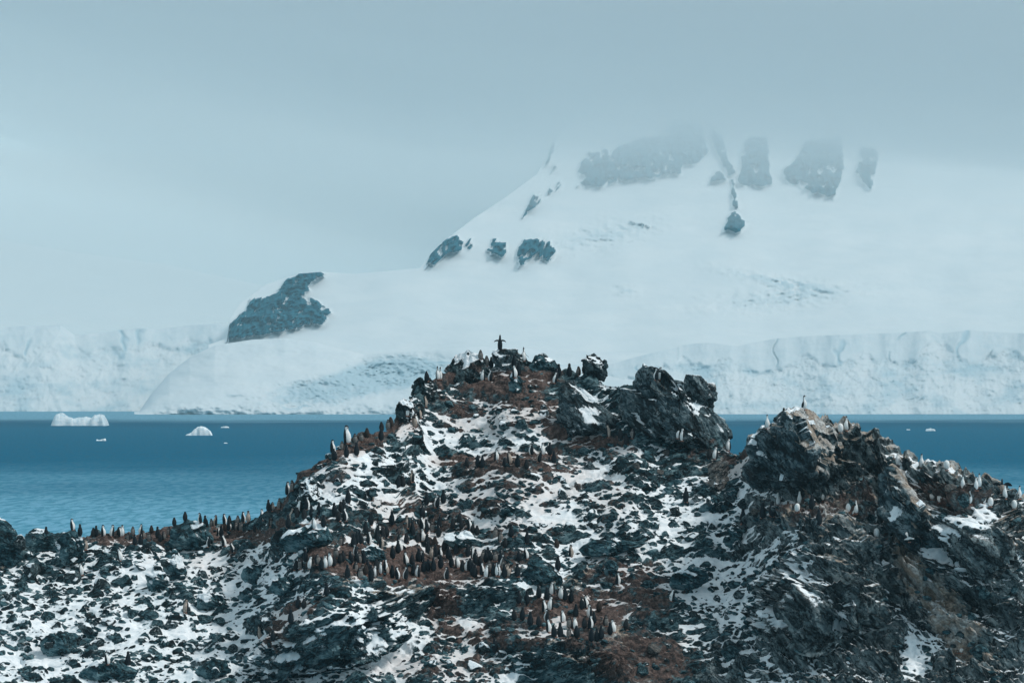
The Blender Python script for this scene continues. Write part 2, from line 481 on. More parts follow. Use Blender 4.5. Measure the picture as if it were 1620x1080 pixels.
def rel_main(px, py, v):
    r = 34 * fbm(px / 260, py / 150, 3, 3) + 3.0 * fbm(px / 70, py / 24, 4, 4)
    rk = paint_rock(px, py)
    r = r + rk * (10 + 34 * fbm(px / 14, py / 20, 4, 5, ridged=True))
    # crevassed fall between the rock bands, long creases lower down
    cre = blob(px, py, 960, 370, 120, 26, -12) + blob(px, py, 1240, 470, 150, 22, -6) + blob(px, py, 990, 460, 22, 10) + blob(px, py, 1210, 440, 90, 10, 10)
    cn = fbm(px / 26, py / 9, 4, 6, ridged=True)
    r = r + cre * 10 * cn
    return r, np.clip(cre * (0.1 + 0.35 * (cn > 0.2)), 0, 1)
main_top = [(330, 545), (345, 540), (360, 534), (362, 508), (380, 480), (420, 450), (470, 433), (510, 430), (560, 433), (620, 428), (665, 424), (680, 403),
            (700, 383), (750, 345), (800, 312), (850, 275), (872, 232), (892, 205), (940, 180), (1010, 160), (1090, 138), (1200, 120), (1400, 110), (1900, 100)]
mountain = land('mountain', (330, 1900), main_top, 612, 4330, 1150, 720, 250, rel_main, paint_rock, prof=1.1, seed=3, span=500.0, ext=1)

def rel_far(px, py, v):
    return 90 * fbm(px / 300, py / 60, 4, 33) + 10 * fbm(px / 60, py / 14, 3, 34), np.zeros(px.shape)
snowfield = land('snowfield', (-500, 720), [(-500, 300), (-200, 330), (-50, 372), (120, 400), (260, 418), (420, 452), (560, 470), (720, 470)], 640, 5600, 2600, 240, 90, rel_far, prof=1.2, ext=-1)

def rel_cliff(seed, amp, top_band):
    def f(px, py, v):
        v = v + 0 * px
        wob = 0.45 * fbm(px / 90, px * 0 + 3, 4, seed + 9)
        tb = top_band + wob
        wall = sstep(tb - 0.04, tb + 0.04, v)                     # smooth upright wall above a rough broken apron
        blocks = stones(px * 0.55, py * 0.55, 14, seed, 1.0, 6) + 0.6 * stones(px * 0.55, py * 0.55, 6, seed + 1, 1.0, 5)
        rough = blocks * 0.3 + 8 * fbm(px / 30, py / 30, 5, seed + 2, 0.62) + 4 * fbm(px / 16 + py / 22, py / 16, 4, seed + 7, 0.6, ridged=True)
        crack = np.clip(np.abs(fbm(px / 120 + 0.15 * fbm(py / 30, px / 30, 2, seed + 31), py / 260, 2, seed + 3)) / 0.03, 0, 1)
        crack = np.maximum(crack, sstep(-0.1, 0.2, fbm(px / 70, py / 50, 2, seed + 33)))
        smooth = 9 * fbm(px / 75, py / 200, 3, seed + 4) + 4 * fbm(px / 24, py / 40, 4, seed + 5)
        r = amp * (rough * (1 - wall) + wall * (smooth - 5 * (1 - crack)) - 8 * (1 - wall))
        fold = 42 * fbm(px / 150, py / 500, 3, seed + 6)           # bays and noses of the front
        edge = blur(np.abs(np.gradient(r, axis=0)) + np.abs(np.gradient(r, axis=1)), 1, 1)
        steep = np.clip(0.38 * wall + (1 - wall) * np.clip(0.35 + 0.6 * fbm(px / 60, py / 30, 4, seed + 8) + edge * 0.01, 0, 0.9) + 0.4 * wall * (1 - crack), 0, 1)
        return r + fold, steep
    return f
ice_front = land('ice_cliff', (930, 1900), [(930, 590), (960, 578), (1000, 566), (1040, 556), (1072, 549), (1074, 547), (1100, 543), (1122, 542), (1167, 547), (1200, 540), (1229, 535), (1278, 531),
                 (1344, 529), (1420, 526), (1469, 523), (1490, 527), (1531, 522), (1580, 525), (1620, 527), (1900, 528)], 655.5, 4050, 150, 640, 110, rel_cliff(51, 0.9, 0.70), None, M_ICE, back=500, ext=1)
ice_bay = land('glacier_front', (-400, 420), [(-400, 520), (0, 517), (60, 515), (95, 514), (118, 530), (150, 527), (210, 519), (260, 520), (300, 514), (350, 512), (420, 520)],
               650.5, 4600, 170, 500, 90, rel_cliff(71, 0.9, 0.80), None, M_ICE, back=700, ext=-1)
def rel_dome(px, py, v):
    fr = blob(px, py, 540, 612, 130, 26, -8, 4) + blob(px, py, 640, 585, 90, 26, 0, 4)
    cn = fbm(px / 22, py / 14, 5, 82, 0.6, ridged=True)
    r = 50 * fbm(px / 200, py / 90, 3, 80) + 9 * fbm(px / 50, py / 22, 4, 81) + fr * 12 * cn - 22 * fr
    lip = np.clip(np.abs(py - (572 + 0.02 * (px - 620) + 3 * fbm(px / 60, px * 0, 3, 85))) / 1.6, 0, 1)
    low = sstep(628, 650, py)
    r = r + low * 9 * fbm(px / 12, py / 9, 4, 83)
    return r, np.clip(fr * (0.55 + 0.35 * cn) + 0.4 * low * (fbm(px / 30, py / 10, 3, 84) > 0.1) + 0.7 * (1 - lip) * sstep(590, 620, px), 0, 1)
dome = land('ice_dome', (205, 1080), [(205, 655.4), (220, 651), (240, 622), (268, 590), (300, 565), (340, 546), (400, 537), (450, 535), (500, 541), (545, 553), (575, 560), (620, 558), (690, 553), (760, 548),
            (830, 551), (900, 555), (960, 557), (1080, 560)], 655.8, 4030, 230, 460, 100, rel_dome, None, M_ICE, prof=1.4, back=260)

# ------------------------------------------------------------------ floating ice
M_BERG = NT('berg_ice')
_o = M_BERG.coord()
_n = M_BERG.noise(_o, 0.6, 4, 0.6)
M_BERG.principled(M_BERG.mix(M_BERG.rng(_n, 0.35, 0.65), (0.62, 0.76, 0.83), (0.85, 0.89, 0.91)), 0.55, M_BERG.bump(_n, 0.5, 0.4), 0.3)
M_BERG = M_BERG.m
def berg(name, label, cat, px0, px1, pybase, prof, depth, seed, group=None):
    """prof: heights (photo px) along the length"""
    Y = CAMH * FP / (pybase - HOR); k = Y / FP
    L = (px1 - px0) * k; n = max(20, int((px1 - px0) * 1.4)); m = 18
    u = np.linspace(0, 1, n); w = np.linspace(-1, 1, m)
    hgt = np.interp(u, np.linspace(0, 1, len(prof)), prof) * k
    U, W = np.meshgrid(u, w, indexing='ij')
    body = np.clip(1 - np.abs(W) ** 5, 0, 1) * np.clip(np.minimum(U, 1 - U) * 14, 0, 1) ** 0.5
    Zz = hgt[:, None] * body * (1 + 0.30 * fbm(U * L / (k * 9), W * 2, 4, seed, 0.65)) - 0.25
    Yy = W * depth * (0.8 + 0.25 * vnoise(U * 5, W * 0 + 1.5, seed + 1))
    V = np.stack([(U - 0.5) * L, Yy, Zz], -1)
    me_ = grid_mesh(name, V); me_.polygons.foreach_set('use_smooth', [False] * len(me_.polygons))
    o = link(name, me_, M_BERG, loc=(((px0 + px1) / 2 - 810) / FP * Y, Y, 0))
    return tag(o, label, cat, group)
berg('iceberg', 'long low pale iceberg with steep sides floating before the left glacier front', 'iceberg', 83, 170, 673, [15, 19, 19, 14, 11, 13, 14, 12, 17, 17, 16], 14, 201)
berg('iceberg', 'small bright white humped iceberg on the open blue water left of the hill', 'iceberg', 293, 336, 688.5, [2, 3, 5, 10, 13, 14, 14, 12, 9, 6], 3.4, 202)
FL = 'small floating pieces of ice'
for a in [(152, 168, 697, [4, 2, 3, 4, 5], 1.3, 'white ice floe with upturned ends on the water below the long iceberg'),
          (349, 363, 676.5, [2, 3, 3, 2], 1.2, 'flat white ice floe just right of the small humped iceberg'),
          (354, 361, 701, [2, 2, 1], 0.8, 'tiny ice floe on the water below and right of the humped iceberg'),
          (1464, 1480, 681.5, [3, 4, 5, 4, 3], 1.4, 'white ice floe on the water right of the shags'),
          (1434, 1440, 680, [2, 2, 2], 0.9, 'tiny ice floe on the water just left of the right-hand floe')]:
    berg('ice_floe', a[5], 'ice floe', a[0], a[1], a[2], a[3], a[4], 210 + int(a[0]), FL)
# ------------------------------------------------------------------ the rocky hill
RIDGE = [(-420, 800), (-60, 830), (0, 842), (40, 842), (75, 846), (130, 848), (200, 846), (265, 846), (330, 838), (400, 828), (440, 808), (470, 775), (500, 742), (530, 716), (560, 700), (600, 685),
         (625, 672), (640, 640), (660, 612), (690, 600), (705, 592), (745, 584), (790, 575), (830, 585), (870, 592), (900, 594), (930, 598), (960, 604), (1000, 610), (1040, 640), (1100, 668),
         (1140, 704), (1175, 714), (1200, 712), (1240, 700), (1280, 690), (1330, 700), (1370, 715), (1410, 738), (1440, 748), (1480, 756), (1520, 768), (1560, 776), (1620, 788), (1680, 800), (2040, 860)]
pxs = np.concatenate([np.arange(-420, -60, 14.0), np.arange(-60, 1680, 1.4), np.arange(1680, 2050, 14.0)])
NF, NL, NB = 420, 26, 44
ridge = np.interp(pxs, [a for a, b in RIDGE], [b for a, b in RIDGE])
PYB = 1130.0
v = np.linspace(0, 1, NF)[None, :]
PY = PYB + (ridge[:, None] - PYB) * v
PX = np.repeat(pxs[:, None], NF, 1)
# metres of depth gained per photo pixel of rise: small on cliffs, large on ledges
w = 0.046 + 0.030 * sstep(520, 380, PX) - 0.018 * sstep(1150, 1300, PX)
def setw(m, val):
    global w
    m = np.clip(m, 0, 1); w = w * (1 - m) + val * m
setw(blob(PX, PY, 280, 852, 190, 14, 0, 4), 0.15)
setw(blob(PX, PY, 650, 888, 190, 30, 0, 4), 0.115)
setw(blob(PX, PY, 905, 975, 90, 26, 0, 4), 0.105)
setw(blob(PX, PY, 800, 610, 120, 16, 0, 4), 0.075)
setw(blob(PX, PY, 1290, 812, 110, 18, 4, 4), 0.10)
setw(blob(PX, PY, 800, 725, 110, 16, 0, 4), 0.09)
setw(blob(PX, PY, 930, 755, 70, 16, 0, 4), 0.10)
setw(blob(PX, PY, 460, 832, 60, 10, -10, 4), 0.12)
setw(blob(PX, PY, 700, 950, 170, 26, 0, 4), 0.012)
setw(blob(PX, PY, 520, 1020, 120, 46, -14, 4), 0.008)
setw(blob(PX, PY, 900, 1050, 120, 38, 4, 4), 0.012)
setw(blob(PX, PY, 1290, 960, 120, 90, 35, 4), 0.016)
setw(blob(PX, PY, 1500, 930, 140, 90, 45, 4), 0.014)
setw(blob(PX, PY, 1260, 760, 80, 26, 0, 4), 0.010)
setw(blob(PX, PY, 660, 650, 26, 36, 0, 4), 0.016)
setw(blob(PX, PY, 520, 1030, 110, 30, -14, 4), -0.035)
setw(blob(PX, PY, 1540, 880, 60, 24, 10, 4), -0.03)
setw(blob(PX, PY, 1300, 985, 90, 22, 0, 4), -0.03)
w = np.maximum(blur(w, 9, 5), -0.04)
dpy = -np.diff(PY, axis=1)
Yf = 200.0 + np.concatenate([np.zeros((len(pxs), 1)), np.cumsum(0.5 * (w[:, 1:] + w[:, :-1]) * dpy, 1)], 1)
Yf = blur(Yf, 10, 0.01)
Xf = (PX - 810) / FP * Yf; Zf = CAMH + (HOR - PY) / FP * Yf
V0 = np.stack([Xf, Yf, Zf], -1)
# toe of the hill going down to the sea in front, and the back falling to the sea behind
lo = []
for k in range(NL):
    d = 26.0 * ((NL - k) / NL) ** 1.3
    b = V0[:, 0].copy(); b[:, 0] *= (b[:, 1] - d) / b[:, 1]; b[:, 1] -= d; b[:, 2] -= 0.55 * d; lo.append(b)
bk = []
for k in range(1, NB + 1):
    d = 32.0 * (k / NB) ** 2.2
    b = V0[:, -1].copy(); b[:, 0] *= (b[:, 1] + d) / b[:, 1]; b[:, 1] += d; b[:, 2] -= d * d / (d + 1.2) * 0.85; bk.append(b)
V0 = np.concatenate([np.stack(lo, 1), V0, np.stack(bk, 1)], 1)
ROWS = V0.shape[1]
pad = lambda a: np.concatenate([np.repeat(a[:, :1], NL, 1), a, np.repeat(a[:, -1:], NB, 1)], 1)
PX, PY, w = pad(PX), pad(PY), pad(w)
step = np.linalg.norm(np.diff(V0, axis=1), axis=2)
SS = np.concatenate([np.zeros((len(pxs), 1)), np.cumsum(step, 1)], 1); SS = blur(SS - SS.mean(0)[None, :], 30, 1) + SS.mean(0)[None, :]
XX = V0[..., 0]
ZZ = V0[..., 2] * 1.25
du = np.gradient(V0, axis=0); dv = np.gradient(V0, axis=1)
N0 = np.cross(du, dv)
N0 /= np.linalg.norm(N0, axis=2, keepdims=True) + 1e-9
N0 = np.stack([blur(N0[..., k], 6, 6) for k in range(3)], -1)
N0 /= np.linalg.norm(N0, axis=2, keepdims=True) + 1e-9

WPX = PX + 26 * fbm(PX / 34, PY / 26, 4, 340, 0.6); WPY = PY + 18 * fbm(PX / 34, PY / 26, 4, 341, 0.6)
def paint(items, mode='max'):
    o = np.zeros(PX.shape)
    for it in items:
        m = blob(WPX, WPY, *it[1:]) * it[0]
        o = np.maximum(o, m)
    return o
# red-brown guano ground
brown = paint([(1.0, 650, 888, 185, 34, 0, 4), (0.9, 905, 968, 95, 34, 0, 4), (0.95, 280, 852, 165, 16, 0, 4), (0.8, 790, 600, 110, 22, 0, 4), (0.75, 840, 650, 60, 40, 20, 4),
               (0.8, 790, 728, 120, 20, 0, 4), (0.7, 930, 700, 90, 20, 10, 4), (0.9, 705, 960, 26, 50, 0, 4), (0.75, 460, 985, 26, 80, 52, 4), (0.6, 1010, 1040, 110, 50, 0, 4), (0.55, 1000, 930, 90, 60, 20, 4),
               (0.8, 470, 842, 70, 14, -12, 4), (0.75, 560, 712, 60, 16, -22, 4), (0.55, 1300, 815, 110, 22, 4, 4), (0.45, 1090, 690, 70, 30, 30, 4), (0.7, 1160, 730, 40, 26, 0, 4), (0.55, 1480, 790, 90, 22, 14, 4),
               (0.45, 560, 870, 90, 34, 0, 4), (0.55, 640, 665, 30, 40, 0, 4), (0.6, 760, 1010, 90, 26, 0, 4), (0.35, 330, 890, 130, 26, 0, 4), (0.5, 830, 760, 140, 60, 0, 4), (0.45, 720, 830, 220, 30, 0, 4), (0.55, 870, 1010, 120, 30, 0, 4), (0.5, 760, 650, 90, 50, 0, 4), (0.4, 960, 800, 60, 60, 0, 4), (0.5, 700, 1060, 120, 40, 0, 4), (0.42, 520, 760, 60, 24, -25, 4), (0.5, 690, 800, 160, 24, 0, 4)])
# pale guano / weathered stone
pale = paint([(2.1, 1480, 960, 140, 36, 51, 4), (1.2, 1340, 845, 60, 22, 30, 4), (0.95, 1290, 690, 60, 26, 25, 4), (0.8, 620, 935, 90, 22, 4, 4), (0.75, 900, 925, 90, 12, 0, 4), (0.85, 1560, 830, 90, 30, 40, 4), (0.7, 1190, 720, 16, 60, 0, 4),
              (0.6, 1420, 780, 30, 60, -40, 4), (0.7, 990, 1030, 70, 30, 50, 4), (0.65, 1340, 850, 60, 26, 20, 4), (0.5, 1130, 745, 40, 30, 0, 4), (0.5, 1560, 1000, 60, 80, 0, 4), (0.45, 900, 1040, 90, 30, 0, 4), (0.4, 560, 735, 60, 30, -30, 4)])
pale = np.maximum(pale, 0.55 * sstep(1170, 1230, WPX) * sstep(640, 700, PY))
# how much of the ground is snow
amt = np.full(PX.shape, 0.44)
def seta(val, *b):
    global amt
    m = blob(WPX, WPY, *b); amt = amt * (1 - m) + val * m
seta(0.73, 200, 990, 330, 110, 0, 6); seta(0.62, 60, 900, 150, 60, 0, 4); seta(0.72, 330, 905, 150, 40, 0, 4)
seta(0.62, 580, 760, 130, 46, -24, 4); seta(0.66, 740, 690, 130, 50, -10, 4); seta(0.56, 760, 790, 190, 50, 0, 4)
seta(0.60, 1010, 850, 190, 90, 0, 4); seta(0.66, 1130, 900, 130, 80, 10, 4)
seta(0.23, 1420, 960, 230, 190, 35, 6); seta(0.14, 1300, 740, 130, 70, 20, 4); seta(0.20, 1540, 800, 120, 40, 20, 4)
seta(0.18, 800, 610, 170, 40, 0, 4); seta(0.18, 1060, 680, 120, 60, 30, 4)
seta(0.16, 280, 850, 170, 12, 0, 4); seta(0.20, 650, 890, 190, 30, 0, 4); seta(0.30, 470, 842, 70, 14, -10, 4); seta(0.18, 905, 970, 95, 34, 0, 4)
seta(0.22, 700, 955, 200, 34, 0, 4); seta(0.24, 520, 1025, 120, 40, -14, 4); seta(0.08, 930, 1050, 150, 50, 0, 4); seta(0.22, 1010, 950, 80, 60, 20, 4); seta(0.05, 1060, 1060, 120, 50, 20, 4)
seta(0.30, 790, 728, 120, 18, 0, 4); seta(0.20, 640, 640, 40, 50, 0, 4)
for b in [(0.92, 935, 757, 56, 17, -8), (0.92, 895, 818, 30, 16, 0), (0.9, 1085, 820, 55, 8, -10), (0.82, 740, 990, 16, 26, -10), (0.85, 600, 1055, 70, 14, -30), (0.8, 700, 1045, 60, 14, -14), (0.85, 1272, 905, 16, 34, -20),
          (0.9, 1535, 832, 34, 16, -24), (0.9, 1592, 900, 12, 34, 10), (0.7, 1560, 945, 50, 10, 34), (0.7, 1215, 955, 40, 16, -20), (0.85, 780, 662, 50, 22, 10), (0.8, 560, 738, 26, 16, -20), (0.85, 500, 760, 24, 20, -40),
          (0.75, 430, 1065, 60, 12, 0), (0.8, 885, 990, 12, 26, -10), (0.7, 1180, 770, 12, 40, 0), (0.6, 1325, 980, 10, 20, 0), (0.75, 545, 980, 40, 12, -30), (0.9, 300, 1075, 60, 12, 0), (0.9, 60, 1050, 60, 20, 0),
          (0.75, 1450, 1040, 20, 30, 30), (0.8, 800, 1075, 40, 12, -20)]:
    seta(*b)

rd_ = PY - np.interp(PX, [a for a, b in RIDGE], [b for a, b in RIDGE])
_m = sstep(26, 8, rd_) * sstep(425, 455, PX) * sstep(665, 640, PX)
amt = amt * (1 - _m) + 0.12 * _m; brown = np.maximum(brown, 0.6 * _m)
amt = np.clip(amt + 0.24 * fbm(XX / 4.5, SS / 3.2, 3, 370) * (amt > 0.3) * (amt < 0.75), 0.02, 0.96)

def aniso(ang, la, lb, seed, oct=4, ridged=True):
    c, s = math.cos(math.radians(ang)), math.sin(math.radians(ang))
    wx = 0.5 * fbm(XX / 2.5, ZZ / 2.5, 3, seed + 90); a = XX * c + ZZ * s + wx; b = -XX * s + ZZ * c + wx
    return fbm(a / la, b / lb, oct, seed, 0.55, ridged)
right = sstep(1120, 1230, PX + 0.25 * (PY - 850))
rdip = aniso(-46, 3.2, 0.62, 301) * 0.55 + aniso(-46, 1.6, 0.24, 302) * 0.22
ldip = aniso(20, 2.6, 0.60, 303) * 0.42 + aniso(20, 1.3, 0.22, 304) * 0.16
rdip = rdip + 0.8 * aniso(-46, 6.0, 1.5, 305, 3)
dip = rdip * right + ldip * (1 - right)
cliff = sstep(0.030, 0.014, blur(w, 3, 3))
cliff = np.maximum(cliff, 0.85 * right * sstep(0.4, 0.2, amt))
soil = np.clip(brown * 1.1 - 0.15, 0, 1) * (1 - cliff * 0.7)
warpx = XX + 0.12 * fbm(XX / 0.9, SS / 0.9, 3, 310); warps = SS + 0.12 * fbm(XX / 0.9, SS / 0.9, 3, 311)
st0 = stones(warpx, warps, 2.6, 401, 1.5, 6, 0.55, 0.3)
st1 = stones(warpx, warps, 1.15, 402, 1.6, 6, 0.75, 0.35)
st2 = stones(warpx, warps, 0.52, 403, 1.7, 5, 1.0, 0.3)
st3 = stones(warpx, warps, 0.26, 404, 1.8, 5, 1.0, 0.2)
und = 0.55 * fbm(XX / 6, SS / 6, 4, 312)
mixa = sstep(-0.35, 0.35, fbm(XX / 4.0, SS / 3.0, 3, 350)); mixb = sstep(-0.3, 0.4, fbm(XX / 2.6, SS / 2.0, 3, 351))
scree = 0.34 * st0 * mixb + (0.18 + 0.5 * mixa) * st1 + (0.35 + 0.35 * (1 - mixa)) * st2 + (0.60 + 0.45 * mixb) * st3
facets = 0.8 * stones(XX + 0.5 * dip, ZZ, 2.0, 410, 1.2, 6, 1.0, 0.4) + 0.8 * stones(XX, ZZ + 0.4 * dip, 0.9, 411, 1.4, 5, 1.0, 0.5) + 0.8 * stones(XX + 0.3 * dip, ZZ, 0.4, 412, 1.6, 5, 1.0, 0.5)
cm = cliff > 0.03
def sheared(ang, sx, sz):
    c, s = math.cos(math.radians(ang)), math.sin(math.radians(ang))
    return np.stack([(XX[cm] * c + ZZ[cm] * s) / sx, V0[..., 1][cm], (-XX[cm] * s + ZZ[cm] * c) / sz], -1)
blk = np.zeros(PX.shape, np.float32)
_q = np.where(right[cm][:, None] > 0.5, sheared(-46, 2.6, 0.9), sheared(20, 2.0, 0.9))
blk[cm] = 0.70 * blocky3(_q, 1.1, 420) + 0.34 * blocky3(_q, 0.45, 440) + 0.14 * blocky3(_q, 0.2, 460)
crg = 0.85 * blk + 0.35 * facets + 0.9 * dip + 0.15 * st3
R = und + scree * (1 - cliff) * (1 - 0.50 * soil) + crg * cliff
R = R + 0.035 * fbm(XX / 0.30, SS / 0.2, 3, 320)
Rb = 0.65 * blur(R, 7, 4) + 0.35 * blur(R, 22, 12)
sd_ = np.sqrt(blur((R - Rb) ** 2, 30, 20)) + 0.02
# snow lies in hollows and on flat tops, not on the steep fronts of stones
rise = np.gradient(R, axis=1) / (np.gradient(SS, axis=1) + 1e-3)
def gnormal(A):
    n_ = np.cross(np.gradient(A, axis=0), np.gradient(A, axis=1)); return n_ / (np.linalg.norm(n_, axis=2, keepdims=True) + 1e-9)
up = blur(gnormal(V0 + N0 * R[..., None])[..., 2].astype(np.float32), 0.9, 0.9)     # how far each facet faces the sky
pale = pale * (0.45 + 0.9 * sstep(0.25, 0.75, up))                                   # guano weighted to upward faces; also paints in their light-and-dark relief
m_ = (Rb - R) / sd_ * 0.8 * (1 - 0.5 * cliff) + 2.6 * cliff * up - 1.0 * np.clip(rise, -0.6, 2.2) + 0.35 * fbm(XX / 1.6, SS / 0.8, 4, 330) + 0.75 * aniso(-14, 1.7, 0.24, 332, 4, False) - 1.2 * cliff
big = fbm(XX / 3.5, SS / 2.2, 3, 331)
mu = blur(m_, 60, 40); sg = np.sqrt(blur((m_ - mu) ** 2, 60, 40)) + 0.02
z_ = (m_ - mu) / sg + 0.75 * big
a_ = np.clip(amt * 1.16, 0.02, 0.98)
thr = -1.05 * np.log(a_ / (1 - a_)) * 0.62 * 1.1
snow = z_ - thr
cover_s = sstep(-0.05, 0.5, blur(snow, 0.8, 0.8))
S_ = Rb + (amt - 0.40) * 1.3 * sd_
surf = R + cover_s * np.clip(S_ - R, -0.3 * sd_, 0.12)
surf = np.maximum(surf, R - 0.02)
fade = np.ones(PX.shape)
fade[:, :NL] = np.linspace(0.6, 1, NL)[None, :]
fade[:, NL + NF:] = np.linspace(1, 0.5, NB)[None, :]
V = V0 + N0 * (surf * fade)[..., None]
cov = np.zeros(V.shape)
cov[..., 0] = np.clip(0.5 + snow * 0.55, 0, 1)
cov[..., 1] = brown
cov[..., 2] = pale
M_HILL = rock_material('hill_rock', dip=-18, stretch=2.6)
M_HILLR = rock_material('hill_rock_banded', dark=(0.006, 0.013, 0.016), mid=(0.062, 0.088, 0.096), light=(0.25, 0.295, 0.30), dip=46, stretch=2.2, tone=1.2)
_me = grid_mesh('hill', V, cov, flip=False)
_c = cov[..., 0]; _f = 0.25 * (_c[:-1, :-1] + _c[1:, :-1] + _c[1:, 1:] + _c[:-1, 1:])
_me.polygons.foreach_set('use_smooth', (_f > 0.5).reshape(-1))     # broken rock stays angular, snow smooth
_r = (WPX + 0.25 * (PY - 850) + 40 * fbm(PX / 14, PY / 14, 3, 360))[:-1, :-1] > 1165
_me.polygons.foreach_set('material_index', _r.astype(np.int32).reshape(-1))
hill = tag(link('hill', _me, [M_HILL, M_HILLR]), kind='structure')
# ------------------------------------------------------------------ crags and boulders
bpy.context.view_layer.update()
def cast(px, py, ymax=262.0, tries=40, down=1.0):
    """where the sight line through a photo point meets the ground already built"""
    dg = bpy.context.evaluated_depsgraph_get()
    for k in range(tries):
        d = P(px, py + k * down, 1.0) - cam.location
        ok, loc, nor, idx, ob, mx = sc.ray_cast(dg, cam.location, d.normalized(), distance=ymax * 1.05)
        if ok and ob is not None and ob.name != 'sea': return loc, nor
    return None, None

M_CRAG = rock_material('crag_rock', dark=(0.005, 0.012, 0.015), mid=(0.036, 0.066, 0.078), light=(0.20, 0.255, 0.27), dip=44, stretch=2.2, tone=1.15)
M_CRAGB = rock_material('crag_rock_dark', dark=(0.002, 0.006, 0.008), mid=(0.012, 0.032, 0.040), light=(0.11, 0.165, 0.175), dip=38, stretch=3.0)
M_TEAL = rock_material('boulder_rock_teal', dark=(0.003, 0.016, 0.021), mid=(0.020, 0.075, 0.095), light=(0.14, 0.25, 0.28), dip=20, stretch=2.5)
M_PALE = rock_material('boulder_rock_pale', dark=(0.05, 0.05, 0.05), mid=(0.14, 0.135, 0.125), light=(0.30, 0.28, 0.26), dip=-40)

def facet(V, rs, n=9, lo=0.62, hi=0.92, front=True):
    for _ in range(n):
        d = rs.normal(size=3)
        if front: d[1] = -abs(d[1])
        d /= np.linalg.norm(d)
        h = V @ d; c = h.max() * rs.uniform(lo, hi)
        V = V - np.clip(h - c, 0, None)[:, None] * d * 0.96
    return V

def crag(label, outline, Y, thick, seed, snow=0.2, brown_=0.1, pale_=0.1, mat=None, sub=5, rough=1.0, strata=None, nf=10, name='crag', cat='crag', toe=0.0, lean=0.0):
    rs = np.random.default_rng(seed)
    cx = np.mean([a for a, b in outline]); cy = np.mean([b for a, b in outline])
    U, T = ICO[sub]; U = U.copy()
    rho = np.sqrt(U[:, 0] ** 2 + U[:, 2] ** 2) + 1e-9
    th = np.arctan2(-U[:, 2], U[:, 0])
    # distance from the centroid to the outline in each direction
    pts = np.array(outline, float) - [cx, cy]
    A = np.linspace(-np.pi, np.pi, 721); rr = np.zeros_like(A)
    for k, a in enumerate(A):
        dx, dy = math.cos(a), math.sin(a); best = 0
        for i in range(len(pts)):
            x0, y0 = pts[i]; x1, y1 = pts[(i + 1) % len(pts)]
            den = dx * (y1 - y0) - dy * (x1 - x0)
            if abs(den) < 1e-9: continue
            t = (x0 * (y1 - y0) - y0 * (x1 - x0)) / den; q = (x0 * dy - y0 * dx) / den
            if t > 0 and -1e-6 <= q <= 1 + 1e-6: best = max(best, t)
        rr[k] = best
    R_ = np.interp(th, A, rr) * np.minimum(rho, 1) ** 0.62
    k = Y / FP
    W = np.stack([np.cos(th) * R_ * k, U[:, 1] * thick, -np.sin(th) * R_ * k], 1)
    W[:, 1] += lean * W[:, 2]
    sx = max(np.abs(W[:, 0]).max(), 1e-3); sz = max(np.abs(W[:, 2]).max(), 1e-3); sc3 = np.array([sx, thick, sz])
    Q = W / sc3
    for _ in range(nf):
        dd = rs.normal(size=3); dd[1] = -abs(dd[1]) - 0.55; dd /= np.linalg.norm(dd)
        h = Q @ dd; c_ = np.quantile(h, rs.uniform(0.72, 0.95))
        Q = Q - np.clip(h - c_, 0, None)[:, None] * dd * 0.97
    W = Q * sc3
    size = max(np.ptp(W[:, 0]), np.ptp(W[:, 2]))
    N = vnormals(W, T)
    s1 = np.clip(size * 0.26, 0.22, 1.3)
    a = math.radians(strata if strata is not None else rs.uniform(-50, 30))
    q = -W[:, 0] * math.sin(a) + W[:, 2] * math.cos(a); al = W[:, 0] * math.cos(a) + W[:, 2] * math.sin(a)
    wob = 0.2 * s1 * fbm3(W / s1 + seed, 3, seed)
    sp = np.stack([(al + wob) / (1.7 if strata is not None else 1.1), W[:, 1], (q + wob) / 0.75], 1) + 50
    d = 0.26 * s1 * blocky3(sp, s1, seed * 7) + 0.06 * s1 * blocky3(sp, s1 * 0.4, seed * 7 + 50) + 0.035 * s1 * fbm3(W / (0.3 * s1) + seed, 3, seed + 3, 0.6, True)
    if strata is not None:
        d += 0.09 * fbm3(np.stack([q / 0.36, al / 2.6, W[:, 1] / 1.2], 1) + seed, 4, seed + 9, 0.6, True) * min(1, size / 4)
    W = W + N * (d * rough)[:, None]
    N = vnormals(W, T)
    o3 = W + np.array([seed * 3.1, 0, 0])
    sn = fbm3(o3 / 0.9, 4, seed + 20, 0.55); sl = 0.5 * N[:, 2] - 0.1 * N[:, 1]
    thr = np.quantile(sn + 1.1 * sl, 1 - snow) if snow > 0 else 9
    cv = np.zeros((len(W), 3))
    cv[:, 0] = np.clip(0.5 + 2.2 * (sn + 1.1 * sl - thr), 0, 1)
    zt = (W[:, 2] - W[:, 2].min()) / (np.ptp(W[:, 2]) + 1e-9)
    cv[:, 1] = np.clip(brown_ * (0.6 + 0.8 * fbm3(o3 / 0.8, 3, seed + 30)) , 0, 1)
    cv[:, 2] = np.clip(pale_ * (0.2 + 0.95 * sstep(0.05, 0.75, 0.75 * N[:, 2] + 0.45 * N[:, 0])) * (0.45 + 0.65 * sstep(0.0, 0.8, zt)) * (1.0 + 0.5 * fbm3(o3 / 1.2, 3, seed + 40)), 0, 1)  # guano weighted to up-right sides; lit and dark faces partly put into colour
    me = tri_mesh(name, W, T, smooth=False)
    set_cover(me, cv)
    c = P(cx, cy, Y)
    o = link(name, me, mat or M_CRAG, loc=c)
    return tag(o, label, cat)

